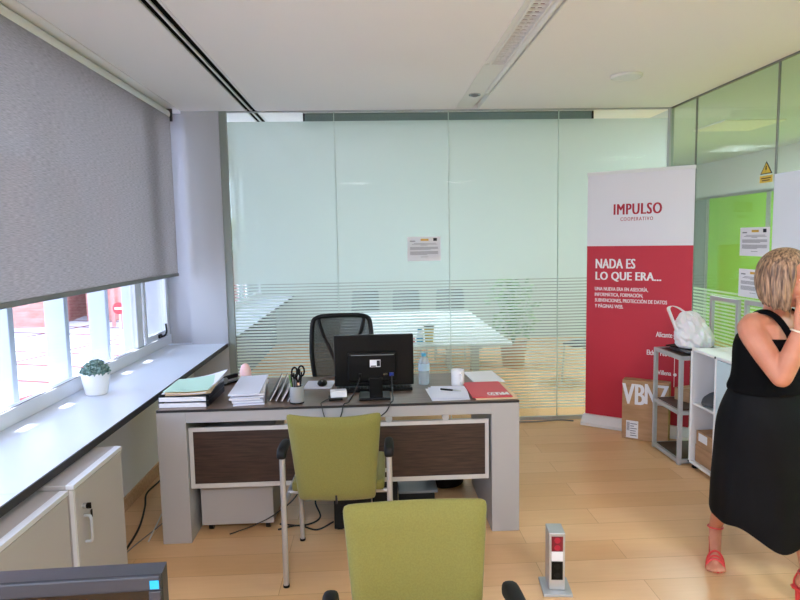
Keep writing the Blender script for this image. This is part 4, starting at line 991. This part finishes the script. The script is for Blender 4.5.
def skirt_ring(v):
    out=[]
    for k in range(72):
        th=2*math.pi*k/72
        dg_=math.degrees(th); lo=67
        u_=dg_/lo if dg_<lo else 1-(dg_-lo)/50 if dg_<lo+50 else 0
        u_=u_*u_*(3-2*u_); hem=.347-.085*u_+.006*math.sin(5*th)
        z=.955*(1-v)+hem*v
        hv=min(1,v*3.2)
        a=.178+(.226-.178)*math.sin(hv*math.pi/2)+.0*v; b_=.130+(.175-.130)*math.sin(hv*math.pi/2)+.035*v
        s_=1+(.018*math.sin(7*th+2*v)+.012*math.sin(12*th+3))*v-.05*max(0,v-.75)*2
        c_=Vector((1.727+.012*v,2.600+.03*v,0)); p=c_+RT*(a*s_*math.cos(th))+F*(b_*s_*math.sin(th)); p.z=z; out.append(p)
    return out
q.rings([skirt_ring(k/14) for k in range(15)],cap=False)
sk=q.build('skirt','black_satin',person,True,ang=180); s_=sk.modifiers.new('thick','SOLIDIFY'); s_.thickness=.005; sub(sk,1)
bz=EL.lerp(WR,.94)
dd=(WR-EL).normalized(); o1=dd.orthogonal().normalized(); o2=dd.cross(o1)
MB().tube([bz+(o1*math.cos(a)+o2*math.sin(a))*.0305 for a in [i*math.pi/12 for i in range(24)]],.0042,8,close=True).build('bracelet','gold',person,True)
for heel,ball_,d,sd in(fr,fl):
    s_=MB(); rr=[]
    hz=heel.z-.030
    for t_,w,z in((-.035,.018,hz),(-.02,.027,hz),(.03,.026,hz-.004),(.09,.028,.022),(.125,.036,.0075),(.165,.039,.005),(.192,.030,.006),(.205,.012,.007)):
        c_=Vector((heel.x,heel.y,0))+d*t_; rr.append([c_-sd*w+UP*z,c_+sd*w+UP*z,c_+sd*w+UP*(z+.008),c_-sd*w+UP*(z+.008)])
    so=s_.rings(rr).build('sandal_sole','sandal',person,True,ang=60)
    MB().cyl((heel.x-d.x*.012,heel.y-d.y*.012,.001),(heel.x-d.x*.01,heel.y-d.y*.01,hz+.002),.008,.015,12).build('sandal_heel','sandal',so,True)
    def loop(c_,w,hh,fw,nm='sandal_strap',r_=.0052):
        pts=[c_+sd*(w*math.cos(a))+UP*(hh*math.sin(a))+d*(fw*math.sin(a)) for a in [math.pi*i/12 for i in range(13)]]
        MB().tube(pts,r_,8).build(nm,'sandal',so,True)
    for k,(dx,w,hh) in enumerate([(.022,.040,.046),(.002,.039,.058),(-.022,.038,.076)]): loop(Vector((ball_.x,ball_.y,.012))+d*dx,w,hh,-.012+.01*k)
    an=Vector((heel.x,heel.y,heel.z+.056))+d*.028
    MB().tube([an+(d*math.cos(a)*1.12+sd*math.sin(a))*.0345+UP*.006*math.cos(a) for a in [i*math.pi/12 for i in range(24)]],.004,8,close=True).build('ankle_strap','sandal',so,True)
    MB().tube(bez([an-d*.036,Vector((heel.x,heel.y,heel.z))-d*.030,Vector((heel.x,heel.y,hz+.006))-d*.030],4),.005,8).build('heel_strap','sandal',so,True)
# ---------------------------------------------------------------- light
def area(name,loc,rot,sx,sy,p,c=(1,1,1)):
    l=bpy.data.lights.new(name,'AREA'); l.shape='RECTANGLE'; l.size=sx; l.size_y=sy; l.energy=p; l.color=c
    o=bpy.data.objects.new(name,l); o.location=loc; o.rotation_euler=rot; col.objects.link(o); return o
# added fill lights behind the camera, in the meeting room and in the corridor
def panel(x,y,p,label,sx=.6,sy=.6,c=(.98,.985,1)):
    t=thing('ceiling_fill_panel',label,'light fitting',(x,y,H),0,'added fill light panels out of the main view')
    MB().box(-sx/2,sx/2,-sy/2,sy/2,-.012,-.001).build('lamp_frame','led',t)
    area('fill_lamp',(x,y,H-.016),(0,0,0),sx*.95,sy*.95,p,c)
panel(-.3,-1.2,40,'added fill light panel behind the camera, nearer the window')
panel(1.7,-1.2,50,'added fill light panel behind the camera, nearer the side glass')
panel(.5,7.8,24,'added fill light panel above the meeting table behind the glass')
panel(3.5,2.0,34,'added fill light panel in the corridor beside the woman')
panel(3.7,6.2,46,'added fill light panel in the corridor behind the banner')
su=bpy.data.lights.new('sun','SUN'); su.energy=7; su.angle=R(.5); su.color=(1,.975,.94)
so=bpy.data.objects.new('sun',su); so.rotation_euler=Vector((-.68,-.10,-.0)).to_track_quat('Z','Y').to_euler(); col.objects.link(so)
el=R(50); az=Vector((1,-.3,0)).normalized(); so.rotation_euler=(-(az*math.cos(el)-Vector((0,0,math.sin(el))))).to_track_quat('Z','Y').to_euler()
wd=bpy.data.worlds.new('sky'); sc.world=wd; wd.use_nodes=True
wn=wd.node_tree.nodes; wl=wd.node_tree.links; bg=wn['Background']
tc=wn.new('ShaderNodeTexCoord'); sp=wn.new('ShaderNodeSeparateXYZ'); rp=wn.new('ShaderNodeValToRGB')
rp.color_ramp.elements[0].position=0; rp.color_ramp.elements[0].color=(.86,.92,1,1); rp.color_ramp.elements[1].position=.7; rp.color_ramp.elements[1].color=(.42,.62,1,1)
wl.new(tc.outputs['Generated'],sp.inputs[0]); wl.new(sp.outputs[2],rp.inputs[0]); wl.new(rp.outputs[0],bg.inputs[0]); bg.inputs[1].default_value=3.4
for loc,sx,sy in(((-1.83,3.3,1.05),.55,4.1),((-1.83,-1.0,1.7),1.8,4.3),((-1.83,7.6,1.7),1.8,4.3)):
    p=area('window_portal',loc,(0,R(-90),0),sx,sy,1); p.data.cycles.is_portal=True
# ---------------------------------------------------------------- camera
f,pi_,ya,ro=620,.0977,.0447,-.0182
fw=Vector((math.sin(ya)*math.cos(pi_),math.cos(ya)*math.cos(pi_),-math.sin(pi_))); r0=Vector((math.cos(ya),-math.sin(ya),0)); u0=r0.cross(fw)
Rr=r0*math.cos(ro)+u0*math.sin(ro); Uu=-r0*math.sin(ro)+u0*math.cos(ro)
cd=bpy.data.cameras.new('camera'); cam=bpy.data.objects.new('camera',cd); col.objects.link(cam)
cam.matrix_world=Matrix(((Rr.x,Uu.x,-fw.x,0),(Rr.y,Uu.y,-fw.y,0),(Rr.z,Uu.z,-fw.z,1.62),(0,0,0,1)))
cd.sensor_fit='HORIZONTAL'; cd.sensor_width=36; cd.lens=36*f/800; cd.clip_start=.05; cd.clip_end=200
sc.camera=cam
sc.view_settings.view_transform='Standard'; sc.view_settings.look='None'; sc.view_settings.gamma=1; sc.view_settings.use_curve_mapping=False
sc.view_settings.exposure=1.1
sc.view_settings.use_white_balance=True; sc.view_settings.white_balance_temperature=5900; sc.view_settings.white_balance_tint=12
try:
    sc.cycles.max_bounces=14; sc.cycles.diffuse_bounces=6; sc.cycles.transparent_max_bounces=24; sc.cycles.glossy_bounces=5
    sc.cycles.use_denoising=True; sc.cycles.denoiser='OPENIMAGEDENOISE'; sc.cycles.sample_clamp_indirect=6; sc.cycles.caustics_reflective=False; sc.cycles.caustics_refractive=False
except Exception: pass
